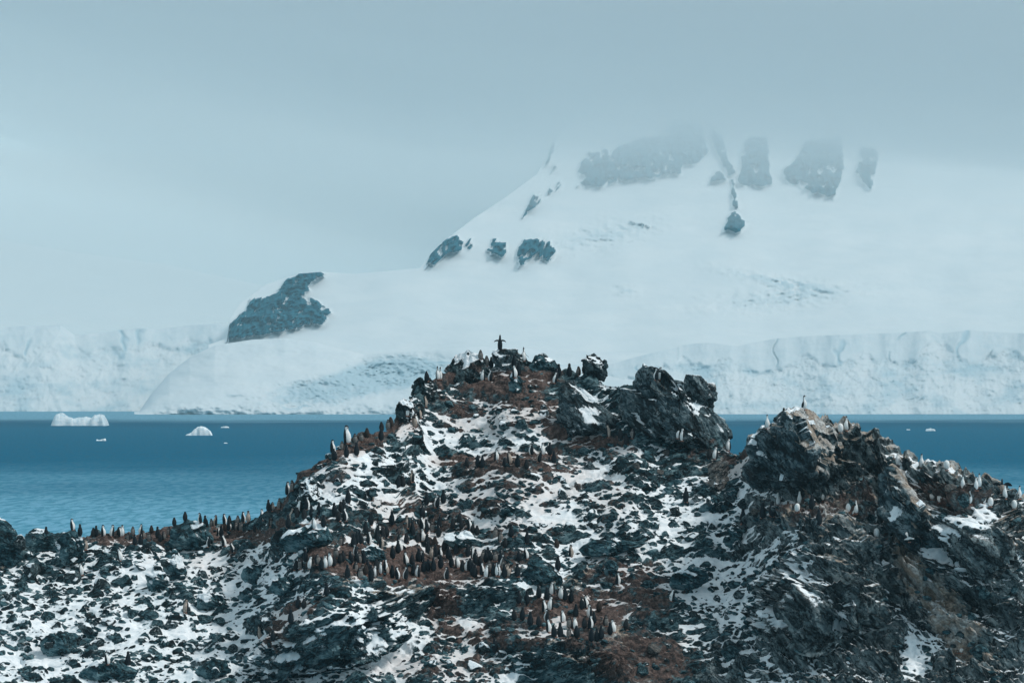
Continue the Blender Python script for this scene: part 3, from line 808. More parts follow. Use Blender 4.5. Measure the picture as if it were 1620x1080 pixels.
def hillY(px, py):
    l, n = cast(px, py); return l.y if l is not None else 224.0
CR = []
def add_crag(label, outline, dY, thick, seed, **kw):
    lowest = max(outline, key=lambda p: p[1]); cx = np.mean([a for a, b in outline])
    Y = hillY(cx, lowest[1] - 2) + dY
    CR.append((label, outline, Y, thick, seed, kw))
add_crag('dark blocky crag with a snow-plastered face left of the standing summit penguin', [(700, 612), (701, 580), (705, 562), (712, 557), (745, 555), (757, 563), (766, 577), (778, 590), (776, 606), (740, 616), (715, 618)], 0.7, 1.2, 11, snow=0.26, brown_=0.45, mat=M_CRAGB, strata=70)
add_crag('summit boulder with a snow band and pale top carrying the wing-spreading penguin', [(780, 582), (781, 556), (788, 551), (815, 552), (826, 561), (848, 578), (835, 590), (800, 592)], 0.8, 0.9, 12, snow=0.2, brown_=0.2, pale_=0.5, sub=5)
add_crag('angular blue-grey boulder with a pointed top right of the summit boulder', [(834, 580), (848, 564), (861, 555), (875, 564), (887, 572), (884, 584), (868, 600), (850, 604), (838, 594)], 0.7, 0.8, 13, snow=0.06, mat=M_TEAL, sub=5)
add_crag('small upright dark rock knob with a snow spot on the summit ridge', [(919, 596), (921, 570), (930, 562), (940, 558), (947, 566), (957, 569), (962, 582), (961, 604), (940, 606)], 0.4, 0.6, 14, snow=0.12, mat=M_CRAGB, sub=5)
add_crag('massive black overhanging crag on the right shoulder of the summit', [(985, 640), (1000, 612), (1008, 592), (1026, 577), (1046, 582), (1058, 595), (1088, 601), (1108, 603), (1120, 612), (1132, 610), (1130, 655), (1148, 668), (1158, 686), (1157, 705), (1140, 714), (1100, 706), (1060, 700), (1020, 680), (990, 660)], 0.6, 2.0, 15, snow=0.12, pale_=0.35, mat=M_CRAG, sub=6, strata=-35)
add_crag('steep dark triangular buttress below the summit ridge with snow at its foot', [(880, 660), (884, 618), (896, 598), (912, 600), (935, 622), (958, 648), (985, 676), (960, 700), (905, 702), (884, 690)], 0.3, 1.0, 16, snow=0.18, mat=M_CRAG, strata=-40)
add_crag('large banded crag with pale guano-stained top on which three shags perch', [(1178, 775), (1180, 715), (1186, 690), (1206, 678), (1228, 672), (1238, 656), (1258, 646), (1276, 645), (1300, 652), (1314, 668), (1330, 690), (1352, 722), (1376, 762), (1384, 800), (1340, 796), (1290, 780), (1245, 782), (1200, 790)], 0.2, 2.6, 17, snow=0.07, pale_=1.1, sub=6, strata=-42)
add_crag('wedge-shaped pale boulder leaning against the right of the large banded crag', [(1330, 700), (1334, 680), (1352, 677), (1376, 688), (1402, 706), (1404, 722), (1378, 728), (1350, 722)], 1.0, 1.0, 18, snow=0.03, pale_=0.8, strata=-30, sub=5)
add_crag('long dark slab slanting down to the right below the wedge-shaped boulder', [(1362, 722), (1398, 718), (1422, 736), (1432, 772), (1470, 828), (1512, 880), (1540, 915), (1500, 910), (1440, 862), (1396, 812), (1376, 765)], 0.3, 1.1, 19, snow=0.06, pale_=0.75, strata=-48, mat=M_CRAG)
add_crag('big dark boulder cut off by the left edge of the picture', [(-40, 830), (-8, 818), (6, 824), (22, 842), (34, 868), (38, 892), (20, 900), (-40, 895)], -0.3, 0.8, 20, snow=0.03, mat=M_TEAL, sub=4, name='boulder', cat='boulder')
add_crag('tall dark cleft boulder near the left edge with snow tongues at its foot', [(88, 880), (92, 852), (104, 840), (118, 834), (128, 850), (138, 895), (118, 902), (96, 896)], -0.2, 0.8, 21, snow=0.10, mat=M_TEAL, sub=4, name='boulder', cat='boulder')
add_crag('rounded dark boulder on the left skyline with penguin chicks huddled on it', [(261, 864), (268, 842), (278, 830), (296, 822), (318, 829), (332, 840), (341, 850), (338, 862), (318, 870), (285, 870)], -0.3, 0.7, 22, snow=0.08, pale_=0.3, mat=M_TEAL, sub=4, name='boulder', cat='boulder')
add_crag('low dark rocks on the skyline between the cut-off boulder and cleft boulder', [(36, 866), (40, 842), (50, 831), (64, 830), (74, 840), (86, 850), (84, 868), (60, 874)], -0.2, 0.7, 55, snow=0.10, mat=M_TEAL, sub=4, name='boulder', cat='boulder')
add_crag('low flat teal boulder with a white snow wedge below the left penguin group', [(440, 872), (446, 852), (462, 838), (500, 834), (523, 838), (526, 852), (515, 866), (480, 878)], 0.1, 0.7, 23, snow=0.24, mat=M_TEAL, sub=4, name='boulder', cat='boulder')
add_crag('boulder with two broad snow streaks in the middle of the penguin colony', [(700, 858), (704, 842), (722, 836), (742, 840), (756, 858), (744, 868), (716, 870)], 0.1, 0.5, 24, snow=0.36, mat=M_TEAL, sub=4, name='boulder', cat='boulder')
add_crag('rounded grey boulder with snowy face in the left part of the penguin colony', [(570, 884), (574, 868), (588, 861), (602, 866), (611, 880), (604, 896), (584, 898)], 0.1, 0.45, 25, snow=0.25, pale_=0.4, mat=M_TEAL, sub=4, name='boulder', cat='boulder')
add_crag('long slanting dark slab boulder at the right end of the penguin colony', [(828, 912), (836, 890), (858, 884), (880, 898), (902, 926), (896, 936), (862, 924)], 0.1, 0.7, 26, snow=0.04, mat=M_TEAL, strata=-35, sub=4, name='boulder', cat='boulder')
add_crag('pointed dark boulder with a snow-filled front in the left snow field', [(250, 900), (262, 878), (276, 869), (290, 880), (295, 905), (288, 922), (262, 920)], 0.0, 0.6, 27, snow=0.30, mat=M_TEAL, sub=4, name='boulder', cat='boulder')
add_crag('dark boulder with a round snow cap just left of the pointed boulder', [(226, 918), (232, 902), (246, 896), (262, 904), (268, 920), (262, 934), (238, 936)], 0.0, 0.5, 28, snow=0.34, mat=M_TEAL, sub=4, name='boulder', cat='boulder')
add_crag('large cracked teal boulder in the snow of the lower left corner', [(56, 1028), (66, 1008), (90, 1000), (112, 998), (126, 1002), (125, 1024), (104, 1034), (72, 1038)], 0.0, 0.7, 29, snow=0.03, mat=M_TEAL, sub=4, name='boulder', cat='boulder')
add_crag('rounded dark stone right above the large cracked teal boulder', [(126, 998), (134, 986), (146, 988), (155, 1000), (152, 1012), (138, 1008)], 0.0, 0.35, 30, snow=0.03, mat=M_TEAL, sub=4, name='boulder', cat='boulder')
add_crag('long dark boulder lying at the bottom left edge of the picture', [(122, 1070), (130, 1052), (160, 1046), (200, 1054), (216, 1064), (200, 1076), (150, 1078)], 0.0, 0.7, 31, snow=0.05, mat=M_TEAL, sub=4, name='boulder', cat='boulder')
add_crag('square dark boulder with a white snow window on its front, lower left', [(308, 966), (310, 940), (330, 934), (354, 942), (358, 960), (340, 968)], 0.0, 0.5, 32, snow=0.30, mat=M_TEAL, sub=4, name='boulder', cat='boulder')
add_crag('dark lumpy boulder half sunk in snow at the bottom left of centre', [(300, 1072), (318, 1052), (340, 1042), (362, 1044), (366, 1066), (340, 1078)], 0.0, 0.6, 33, snow=0.06, mat=M_TEAL, sub=4, name='boulder', cat='boulder')
add_crag('dark angular boulder beside the snow tongue left of the lower cliff', [(425, 935), (432, 918), (452, 912), (472, 918), (478, 936), (456, 944)], 0.0, 0.5, 34, snow=0.05, mat=M_TEAL, sub=4, name='boulder', cat='boulder')
add_crag('dark rounded stone between snow patches left of the lower cliff', [(372, 946), (378, 932), (394, 926), (406, 936), (404, 950), (386, 953)], 0.0, 0.35, 35, snow=0.04, mat=M_TEAL, sub=4, name='boulder', cat='boulder')
add_crag('broad grey-teal boulder with white veins above the snow path, left of the colony', [(376, 915), (386, 896), (410, 888), (432, 896), (428, 914), (402, 924)], 0.0, 0.5, 36, snow=0.12, mat=M_TEAL, sub=4, name='boulder', cat='boulder')
add_crag('large flat slate boulder in the scree field right of the colony', [(1056, 935), (1066, 908), (1090, 896), (1118, 898), (1124, 922), (1100, 940), (1072, 944)], 0.0, 0.6, 37, snow=0.08, mat=M_TEAL, strata=-20, sub=4, name='boulder', cat='boulder')
add_crag('upright dark boulder in the snow below the large banded crag', [(1146, 862), (1150, 840), (1164, 830), (1176, 842), (1177, 860), (1162, 868)], 0.0, 0.5, 38, snow=0.05, mat=M_TEAL, sub=4, name='boulder', cat='boulder')
add_crag('pale square block of stone in the gap between the two great crags', [(1121, 766), (1119, 732), (1134, 726), (1151, 728), (1154, 766), (1138, 774)], 0.0, 0.5, 39, snow=0.02, mat=M_PALE, sub=4, name='boulder', cat='boulder')
add_crag('dark slab tilted up to the right below the pale square block', [(1100, 808), (1118, 794), (1136, 782), (1144, 788), (1134, 800), (1110, 812)], 0.0, 0.4, 40, snow=0.04, mat=M_TEAL, sub=4, name='boulder', cat='boulder')
add_crag('grey wedge-shaped boulder in the snow gully beside the large banded crag', [(1144, 782), (1152, 772), (1168, 770), (1179, 780), (1166, 793), (1150, 790)], 0.0, 0.4, 41, snow=0.05, mat=M_TEAL, sub=4, name='boulder', cat='boulder')
add_crag('low wide boulder ledge with a dark front in the middle of the right scree', [(918, 876), (926, 862), (948, 856), (985, 856), (1024, 852), (1026, 862), (980, 870), (940, 882)], 0.0, 0.5, 42, snow=0.10, mat=M_TEAL, sub=4, name='boulder', cat='boulder')
add_crag('dark round-topped boulder with a penguin in front, scree right of the colony', [(952, 904), (956, 890), (968, 885), (977, 894), (976, 910), (962, 914)], 0.0, 0.4, 43, snow=0.03, mat=M_TEAL, sub=4, name='boulder', cat='boulder')
add_crag('dark pointed stone on the summit slope right of the left summit crag', [(805, 618), (806, 592), (813, 585), (826, 602), (830, 618), (818, 626)], 0.2, 0.4, 44, snow=0.08, mat=M_TEAL, sub=4, name='boulder', cat='boulder')
add_crag('dark knobbly crag with a snow face on the left shoulder of the hill', [(624, 672), (628, 640), (640, 630), (652, 640), (654, 664), (648, 680)], 0.3, 0.7, 45, snow=0.22, mat=M_CRAGB, sub=5)
add_crag('black rock horn with rounded top above the left shoulder of the hill', [(650, 632), (654, 606), (664, 598), (672, 604), (680, 596), (690, 606), (694, 626), (672, 640)], 0.5, 0.7, 46, snow=0.06, brown_=0.3, mat=M_CRAGB, sub=5)
add_crag('dark rock step at the foot of the left ridge above the penguin row', [(470, 790), (474, 768), (490, 752), (506, 760), (512, 788), (496, 806), (478, 802)], 0.3, 0.8, 47, snow=0.26, brown_=0.2, mat=M_CRAGB, sub=5)
for label, outline, Y, thick, seed, kw in CR: crag(label, outline, Y, thick, seed, **kw)
bpy.context.view_layer.update()

# ------------------------------------------------------------------ loose boulders, each a thing, and finer scree as stuff
def rock_proto(seed, sub, snow, mat, flat=0.7):
    rs = np.random.default_rng(1000 + seed)
    U, T = ICO[sub]; V_ = U * np.array([1.0, 0.75, flat]) * rs.uniform(0.85, 1.15, 3)
    V_ = facet(V_, rs, 13, 0.55, 0.86, front=False)
    V_ += 0.05 * vnormals(V_, T) * fbm3(V_ * 2.5 + seed, 3, seed)[:, None]
    V_ /= np.abs(V_[:, 0]).max()
    N = vnormals(V_, T)
    q = fbm3(V_ * 1.7 + seed, 3, seed + 1) + 0.9 * N[:, 2]
    cv = np.zeros((len(V_), 3))
    if snow > 0: cv[:, 0] = np.clip(0.5 + 2.0 * (q - np.quantile(q, 1 - snow)), 0, 1)
    me = tri_mesh('boulder', V_, T); set_cover(me, cv); me.materials.append(mat)
    return me
PROT = [rock_proto(k, 3, (0, 0.22, 0.1, 0.3)[k % 4], (M_TEAL, M_CRAG, M_TEAL, M_CRAGB)[(k // 2) % 4], (0.75, 0.55, 0.9)[k % 3]) for k in range(16)]
PROT_BARE = [rock_proto(50 + k, 3, (0, 0.05)[k % 2], (M_TEAL, M_CRAG, M_PALE, M_CRAGB)[k % 4], (0.75, 0.6)[k % 2]) for k in range(8)]
ORD = ['first', 'second', 'third', 'fourth', 'fifth', 'sixth', 'seventh', 'eighth', 'ninth', 'tenth', 'eleventh', 'twelfth', 'thirteenth', 'fourteenth', 'fifteenth', 'sixteenth', 'seventeenth', 'eighteenth', 'nineteenth', 'twentieth']
def ordinal(k, n):
    if n == 1: return 'only'
    if k == 0: return 'leftmost'
    if k == n - 1: return 'rightmost'
    return ORD[k] + ' from left'
# zone: description, px range, py range, number, size range (photo px), bare
ZONES = [
    ('on the snow at the lower left corner', (0, 130), (930, 1070), 13, (9, 24), 0),
    ('in the snow field left of the long bottom boulder', (130, 300), (950, 1040), 14, (9, 24), 0),
    ('on the snow under the left skyline penguins', (140, 300), (872, 945), 12, (8, 22), 0),
    ('below the big boulder at the left edge', (0, 130), (855, 930), 12, (10, 26), 0),
    ('on the snow slope below the chick-carrying boulder', (300, 430), (862, 930), 12, (8, 20), 0),
    ('in the snow left of the bottom cliff', (300, 430), (965, 1070), 12, (9, 24), 0),
    ('on the snowy left flank under the ridge penguins', (505, 640), (690, 790), 14, (7, 18), 0),
    ('on the snow slope below the left summit crag', (645, 780), (640, 700), 12, (7, 16), 0),
    ('beside the triangular buttress on the upper snow slope', (780, 880), (640, 700), 9, (7, 16), 0),
    ('in the snow streaks above the colony, left half', (560, 700), (780, 835), 12, (7, 18), 0),
    ('in the snow streaks above the colony, right half', (700, 870), (755, 840), 14, (7, 18), 0),
    ('around the big white snow patch right of centre', (870, 1010), (730, 800), 12, (8, 20), 0),
    ('in the right scree above the wide boulder ledge', (880, 1040), (800, 856), 14, (7, 18), 0),
    ('in the right scree below the wide boulder ledge', (905, 1050), (870, 930), 14, (7, 18), 1),
    ('in the snow below the pale square block', (1040, 1180), (780, 860), 14, (8, 20), 0),
    ('on the snow of the lower right slope', (1120, 1230), (865, 960), 14, (8, 22), 0),
    ('on the brown scree right of the lower penguin ledge', (985, 1110), (935, 1010), 14, (7, 18), 1),
    ('at the foot of the brown scree near the bottom edge', (1010, 1200), (1010, 1075), 13, (9, 22), 1),
    ('among the stones beneath the black overhanging crag', (985, 1120), (690, 760), 13, (8, 20), 1),
    ('on the summit slope under the pointed blue-grey boulder', (830, 900), (600, 660), 8, (7, 15), 1),
    ('on the gully slope beneath the colony shelves', (560, 800), (965, 1060), 12, (8, 20), 0),
    ('on the bird ledge under the large banded crag', (1195, 1400), (790, 840), 10, (7, 16), 1),
    ('in the rookery behind the long slanting slab', (1430, 1610), (760, 830), 12, (8, 18), 1),
    ('on the lower right corner slope', (1440, 1610), (930, 1075), 13, (10, 26), 1),
]
rs = np.random.default_rng(99)
LAID = []
for zi, (desc, xr, yr, n, sz, bare) in enumerate(ZONES):
    spots = []
    for _ in range(400):
        if len(spots) == n: break
        x, y = rs.uniform(*xr), rs.uniform(*yr)
        s = sz[0] + (sz[1] - sz[0]) * rs.random() ** 2
        if any(abs(x - a) < (s + c) * 0.55 and abs(y - b) < (s + c) * 0.35 for a, b, c in spots): continue
        spots.append((x, y, s))
    done = []
    for x, y, s in sorted(spots):
        l, nn = cast(x, y)
        if l is None or l.y > 250: continue
        done.append((x, y, s, l))
    LAID.append((desc, bare, done))
for desc, bare, done in LAID:
    for k, (x, y, s, l) in enumerate(done):
        o = bpy.data.objects.new('boulder', (PROT_BARE if bare else PROT)[rs.integers(8 if bare else 16)])
        r = s * l.y / FP * 0.75
        o.location = l + Vector((0, 0.15 * r, 0.12 * r)); o.scale = (r, r, r * rs.uniform(0.75, 1.15))
        o.rotation_euler = (rs.uniform(-.25, .25), rs.uniform(-.35, .35), rs.uniform(0, 6.28) if rs.random() < 0.5 else rs.uniform(-.5, .5))
        col.objects.link(o)
        tag(o, f'loose boulder {desc}, {ordinal(k, len(done))}', 'boulder', 'loose boulders ' + desc)

# finer scree: thousands of small stones in one object, laid on the hill surface
def make_scree(n):
    front = slice(NL, NL + NF)
    Vf = V[:, front].reshape(-1, 3); pxf = PX[:, front].reshape(-1); pyf = PY[:, front].reshape(-1)
    am = amt[:, front].reshape(-1); br = brown[:, front].reshape(-1); cl = cliff[:, front].reshape(-1)
    p = (0.25 + 0.9 * np.exp(-((am - 0.55) / 0.22) ** 2) + 0.5 * br) * (1 - 0.75 * cl) * (am < 0.85) * (pxf > -50) * (pxf < 1670)
    p = p * (0.3 + sstep(-0.2, 0.5, fbm(pxf / 60, pyf / 40, 3, 777)))
    idx = rs.choice(len(Vf), n, replace=False, p=p / p.sum())
    U, T = ICO[2]
    shapes = []
    for k in range(12):
        q = facet(U * np.array([1, 0.8, 0.6]) * rs.uniform(0.8, 1.2, 3), rs, 9, 0.5, 0.85, front=False)
        shapes.append(q / np.abs(q).max())
    keepT = T
    Vs, Ts, Cs = [], [], []
    for j, i in enumerate(idx):
        s = 0.05 + 0.20 * rs.random() ** 2.5
        a = rs.normal(0, 0.9) if rs.random() < 0.7 else rs.uniform(0, 6.28); c_, s_ = math.cos(a), math.sin(a)
        tx = rs.uniform(-.5, .5)
        q = shapes[j % 12] * (s * np.array([1.25, 1, 0.9]))
        x = q[:, 0] * c_ - q[:, 1] * s_; y = q[:, 0] * s_ + q[:, 1] * c_
        z = q[:, 2] + tx * x
        Vs.append(np.stack([x, y, z], 1) + Vf[i]); Ts.append(keepT + j * len(U))
        Cs.append(np.tile([0, br[i] * rs.uniform(0, 0.8), 0.35 * (rs.random() < 0.2)], (len(U), 1)))
    me = tri_mesh('scree', np.concatenate(Vs), np.concatenate(Ts)); set_cover(me, np.concatenate(Cs))
    return tag(link('scree', me, M_TEAL), 'small dark angular stones strewn over the snow and soil of the hill', 'scree', kind='stuff')
make_scree(5200)
bpy.context.view_layer.update()
# ------------------------------------------------------------------ birds
def plain(name, color, rough=0.7, var=0.25, scale=14.0):
    t = NT(name); o = t.coord()
    n = t.noise(o, scale, 3, 0.6)
    c2 = tuple(c * (1 - var) for c in color); c1 = tuple(min(1, c * (1 + var * 0.5)) for c in color)
    t.principled(t.mix(t.rng(n, 0.35, 0.65), c2, c1), rough, t.bump(n, 0.3, 0.01), 0.12)
    return t.m
M_BLK = plain('feather_black', (0.013, 0.019, 0.024), 0.6)
M_WHT = plain('feather_white', (0.80, 0.81, 0.80), 0.8, 0.12)
M_DRT = plain('feather_soiled', (0.42, 0.35, 0.30), 0.8, 0.3)
M_CHK = plain('down_grey', (0.024, 0.027, 0.030), 0.95, 0.35)
M_CHB = plain('down_brown', (0.042, 0.033, 0.029), 0.95, 0.35)
M_CHF = plain('down_pale', (0.20, 0.19, 0.18), 0.95, 0.3)
M_FOOT = plain('foot_skin', (0.30, 0.15, 0.11), 0.6)
M_BILL = plain('bill_horn', (0.02, 0.02, 0.02), 0.4)
M_BRN = plain('feather_brown', (0.045, 0.032, 0.026), 0.8)

def lathe(name, rings, mats, pick, seg=18):
    """closed body of elliptic rings (z, forward, rx, ry); pick(angle from front, z) -> material slot"""
    vs, fs, mi = [], [], []
    for z, yo, rx, ry in rings:
        for k in range(seg):
            a = 2 * math.pi * k / seg
            vs.append((rx * math.sin(a), -yo - ry * math.cos(a), z))
    n = len(rings)
    for i in range(n - 1):
        for k in range(seg):
            k2 = (k + 1) % seg
            fs.append((i * seg + k, i * seg + k2, (i + 1) * seg + k2, (i + 1) * seg + k))
            a = 2 * math.pi * (k + 0.5) / seg; a = min(a, 2 * math.pi - a)
            mi.append(pick(math.degrees(a), 0.5 * (rings[i][0] + rings[i + 1][0])))
    b = len(vs); vs.append((0, -rings[0][1], rings[0][0] - 0.01)); vs.append((0, -rings[-1][1], rings[-1][0] + 0.008))
    for k in range(seg):
        k2 = (k + 1) % seg
        fs.append((b, k2, k)); mi.append(mi[k])
        fs.append((b + 1, (n - 1) * seg + k, (n - 1) * seg + k2)); mi.append(mi[(n - 2) * seg + k])
    me = bpy.data.meshes.new(name); me.from_pydata(vs, [], fs)
    for m in mats: me.materials.append(m)
    me.polygons.foreach_set('material_index', mi); me.polygons.foreach_set('use_smooth', [True] * len(fs)); me.update()
    return me

def fat(rings, k): return [(z, y, rx * k, ry * k) for z, y, rx, ry in rings]

def blade(name, pts, thick, mat, sweep=0.0):
    """flat tapered limb: pts = (pos, half width) along a line, width along local y"""
    vs, fs = [], []
    for (x, y, z), hw in pts:
        vs += [(x - thick, y - hw, z), (x + thick * 0.4, y - hw * 0.5, z + thick * 0.5), (x + thick, y + hw, z), (x - thick * 0.4, y + hw * 0.5, z - thick * 0.5)]
    for i in range(len(pts) - 1):
        for k in range(4): fs.append((i * 4 + k, i * 4 + (k + 1) % 4, i * 4 + 4 + (k + 1) % 4, i * 4 + 4 + k))
    fs += [(3, 2, 1, 0), tuple(len(vs) - 4 + k for k in range(4))]
    me = bpy.data.meshes.new(name); me.from_pydata(vs, [], fs); me.materials.append(mat); me.update()
    return me

def cone(name, a, b, r, mat, seg=7, flat=0.7):
    a, b = Vector(a), Vector(b); d = (b - a).normalized(); u = d.orthogonal().normalized(); w_ = d.cross(u)
    vs = [tuple(a + (u * math.cos(t) + w_ * math.sin(t) * flat) * r) for t in [6.2832 * k / seg for k in range(seg)]]
    m_ = a.lerp(b, 0.6)
    vs += [tuple(m_ + (u * math.cos(t) + w_ * math.sin(t) * flat) * r * 0.6) for t in [6.2832 * k / seg for k in range(seg)]] + [tuple(b)]
    fs = [(k, (k + 1) % seg, seg + (k + 1) % seg, seg + k) for k in range(seg)] + [(seg + k, seg + (k + 1) % seg, 2 * seg) for k in range(seg)] + [tuple(range(seg))[::-1]]
    me = bpy.data.meshes.new(name); me.from_pydata(vs, [], fs); me.materials.append(mat); me.update(); return me

def foot_mesh(sx, fwd=0.0):
    vs = [(sx - .02, .03 - fwd, .03), (sx + .02, .03 - fwd, .03), (sx - .045, -.09 - fwd, .012), (sx, -.105 - fwd, .012), (sx + .045, -.09 - fwd, .012),
          (sx - .02, .03 - fwd, -.02), (sx + .02, .03 - fwd, -.02), (sx - .045, -.09 - fwd, -.02), (sx, -.105 - fwd, -.02), (sx + .045, -.09 - fwd, -.02)]
    fs = [(0, 2, 3), (0, 3, 1), (1, 3, 4), (5, 8, 7), (5, 6, 8), (6, 9, 8), (0, 5, 7, 2), (2, 7, 8, 3), (3, 8, 9, 4), (4, 9, 6, 1), (1, 6, 5, 0)]
    me = bpy.data.meshes.new('foot'); me.from_pydata(vs, [], fs); me.materials.append(M_FOOT); me.update(); return me
FEET = [foot_mesh(-.06), foot_mesh(.06)]

def chin_pick(a, z):
    if z < 0.10: return 1 if a < 60 else 0
    if z < 0.50: return 1 if a < 56 else 0
    if z < 0.555: return 1 if a < 70 else 0
    if z < 0.628: return 1 if 12 < a < 92 else 0
    return 0
UP = [(.02, -.02, .06, .07), (.06, -.01, .10, .10), (.13, 0, .122, .118), (.22, .01, .128, .126), (.32, .01, .122, .118), (.40, 0, .105, .102), (.46, -.01, .083, .085), (.51, -.01, .064, .068), (.545, 0, .062, .066),
      (.58, .01, .063, .070), (.615, .016, .061, .070), (.645, .016, .053, .060), (.668, .012, .037, .042), (.68, .01, .012, .014)]
HUNCH = [(.02, -.02, .07, .08), (.06, -.01, .11, .11), (.14, 0, .136, .132), (.24, .01, .138, .135), (.33, .012, .128, .124), (.40, .01, .108, .106), (.45, .015, .088, .09), (.49, .025, .072, .078), (.525, .035, .064, .07), (.555, .035, .054, .06), (.58, .03, .034, .04), (.59, .03, .014, .016)]
STRETCH = [(.02, -.02, .06, .07), (.06, -.01, .095, .10), (.14, 0, .115, .112), (.24, .01, .12, .116), (.34, .01, .113, .11), (.43, 0, .095, .092), (.50, -.005, .074, .074), (.56, 0, .057, .058), (.61, .005, .049, .05), (.655, .012, .047, .049), (.69, .016, .043, .044), (.72, .018, .033, .034), (.745, .02, .018, .02)]
def hunch_pick(a, z): return chin_pick(a, z * 1.12)
def chick_pick(a, z): return 1 if (a < 58 and z < 0.36) or (a < 50 and 0.43 < z < 0.50) else 0
BODY = {
    'up': lathe('body', fat(UP, 1.1), [M_BLK, M_WHT], chin_pick),
    'dirty': lathe('body', fat(UP, 1.1), [M_BLK, M_DRT], chin_pick),
    'hunch': lathe('body', fat(HUNCH, 1.05), [M_BLK, M_WHT], hunch_pick),
    'stretch': lathe('body', STRETCH, [M_BLK, M_WHT], lambda a, z: 1 if (z < 0.52 and a < 62) or (.52 <= z < .66 and 15 < a < 85) else 0),
    'chick': lathe('body', [(z * .93, y, rx * 1.02, ry * 1.02) for z, y, rx, ry in HUNCH], [M_CHK, M_CHF], chick_pick),
    'chickb': lathe('body', [(z * .90, y, rx * 1.06, ry * 1.06) for z, y, rx, ry in HUNCH], [M_CHB, M_CHF], chick_pick),
}
def flippers(zs, out, L, mat=M_BLK, rad=.118):
    r = []
    for s in (-1, 1):
        pts = []
        for k in range(5):
            t = k / 4; hw = .042 * (0.75 + 0.6 * t - 1.15 * t * t)
            a = math.radians(out) * (0.7 + 0.3 * t)
            pts.append(((s * (rad - .03 + L * t * math.sin(a)), .012 + .02 * t, zs - L * t * math.cos(a)), max(hw, .010)))
        r.append(blade('flipper', pts, .010, mat))
    return r
FLIP = {'down': flippers(.44, 12, .27), 'half': flippers(.44, 42, .27), 'spread': [], 'chick': flippers(.36, 10, .20, M_CHK), 'chickb': flippers(.35, 10, .20, M_CHB), 'hunch': flippers(.38, 10, .25)}
for s in (-1, 1):
    pts = [((s * .06, .0, .46), .035), ((s * .13, .0, .475), .040), ((s * .20, .0, .465), .036), ((s * .26, .01, .435), .028), ((s * .30, .015, .395), .010)]
    vs, fs = [], []
    for (x, y, z), hw in pts: vs += [(x, y - .012, z + hw), (x, y - .012, z - hw), (x, y + .012, z - hw), (x, y + .012, z + hw)]
    for i in range(4):
        for k in range(4): fs.append((i * 4 + k, i * 4 + (k + 1) % 4, i * 4 + 4 + (k + 1) % 4, i * 4 + 4 + k))
    fs += [(3, 2, 1, 0), (16, 17, 18, 19)]
    me = bpy.data.meshes.new('flipper'); me.from_pydata(vs, [], fs); me.materials.append(M_BLK); me.update()
    FLIP['spread'].append(me)
BEAK = {'up': cone('beak', (0, -.065, .612), (0, -.135, .60), .018, M_BILL), 'hunch': cone('beak', (0, -.09, .53), (0, -.15, .515), .018, M_BILL), 'stretch': cone('beak', (0, -.03, .735), (0, -.055, .80), .016, M_BILL),
        'chick': cone('beak', (0, -.09, .485), (0, -.145, .47), .016, M_BILL)}
POSE = {  # body, flipper set, beak
    'up': ('up', 'down', 'up'), 'dirty': ('dirty', 'down', 'up'), 'half': ('up', 'half', 'up'), 'hunch': ('hunch', 'hunch', 'hunch'), 'spread': ('stretch', 'spread', 'stretch'), 'stretch': ('stretch', 'half', 'stretch'),
    'chick': ('chick', 'chick', 'chick'), 'chickb': ('chickb', 'chickb', 'chick'),
}
def make_penguin(pose, loc, rz, size=1.0, tilt=0.0, name='penguin'):
    root = bpy.data.objects.new(name, None); root.empty_display_size = 0.1
    root.location = loc; root.rotation_euler = (tilt, 0, rz); root.scale = (size,) * 3
    root.rotation_mode = 'XYZ'
    col.objects.link(root)
    b, f, k = POSE[pose]
    for nm, me in [('body', BODY[b])] + [('flipper', m) for m in FLIP[f]] + [('beak', BEAK[k])] + [('foot', m) for m in FEET]:
        o = bpy.data.objects.new(nm, me); col.objects.link(o); o.parent = root
    return root

# --- shags: slim long-necked white-fronted birds on the right-hand rocks
SHAG = [(.05, -.05, .05, .07), (.09, -.04, .085, .10), (.16, -.02, .108, .115), (.25, .0, .115, .115), (.33, .01, .105, .10), (.40, .01, .083, .08), (.46, 0, .058, .06), (.52, -.01, .044, .046), (.58, -.008, .038, .042), (.63, .005, .042, .05), (.67, .012, .038, .046), (.695, .01, .02, .024)]
TUCK = [(.04, -.05, .06, .08), (.09, -.03, .10, .115), (.17, -.01, .13, .135), (.26, .0, .138, .138), (.34, .01, .128, .125), (.40, .012, .105, .105), (.445, .01, .07, .075), (.465, .01, .03, .03)]
def shag_pick(a, z):
    if z < .56: return 1 if a < 98 else 0
    if z < .62: return 1 if a < 80 else 0
    return 0
SH_BODY = {'up': lathe('body', SHAG, [M_BLK, M_WHT], shag_pick), 'tuck': lathe('body', TUCK, [M_BLK, M_WHT], lambda a, z: 1 if a < 110 or z > .36 else 0),
           'dry': lathe('body', SHAG, [M_BLK, M_DRT], lambda a, z: 1 if (z < .42 and a < 70) else 0)}
def wing(s, mat=M_BLK): return blade('wing', [((s * .09, .02, .40), .03), ((s * .112, .03, .30), .07), ((s * .112, .05, .20), .07), ((s * .09, .09, .10), .045), ((s * .05, .12, .03), .012)], .014, mat)
SH_WING = [wing(-1), wing(1)]
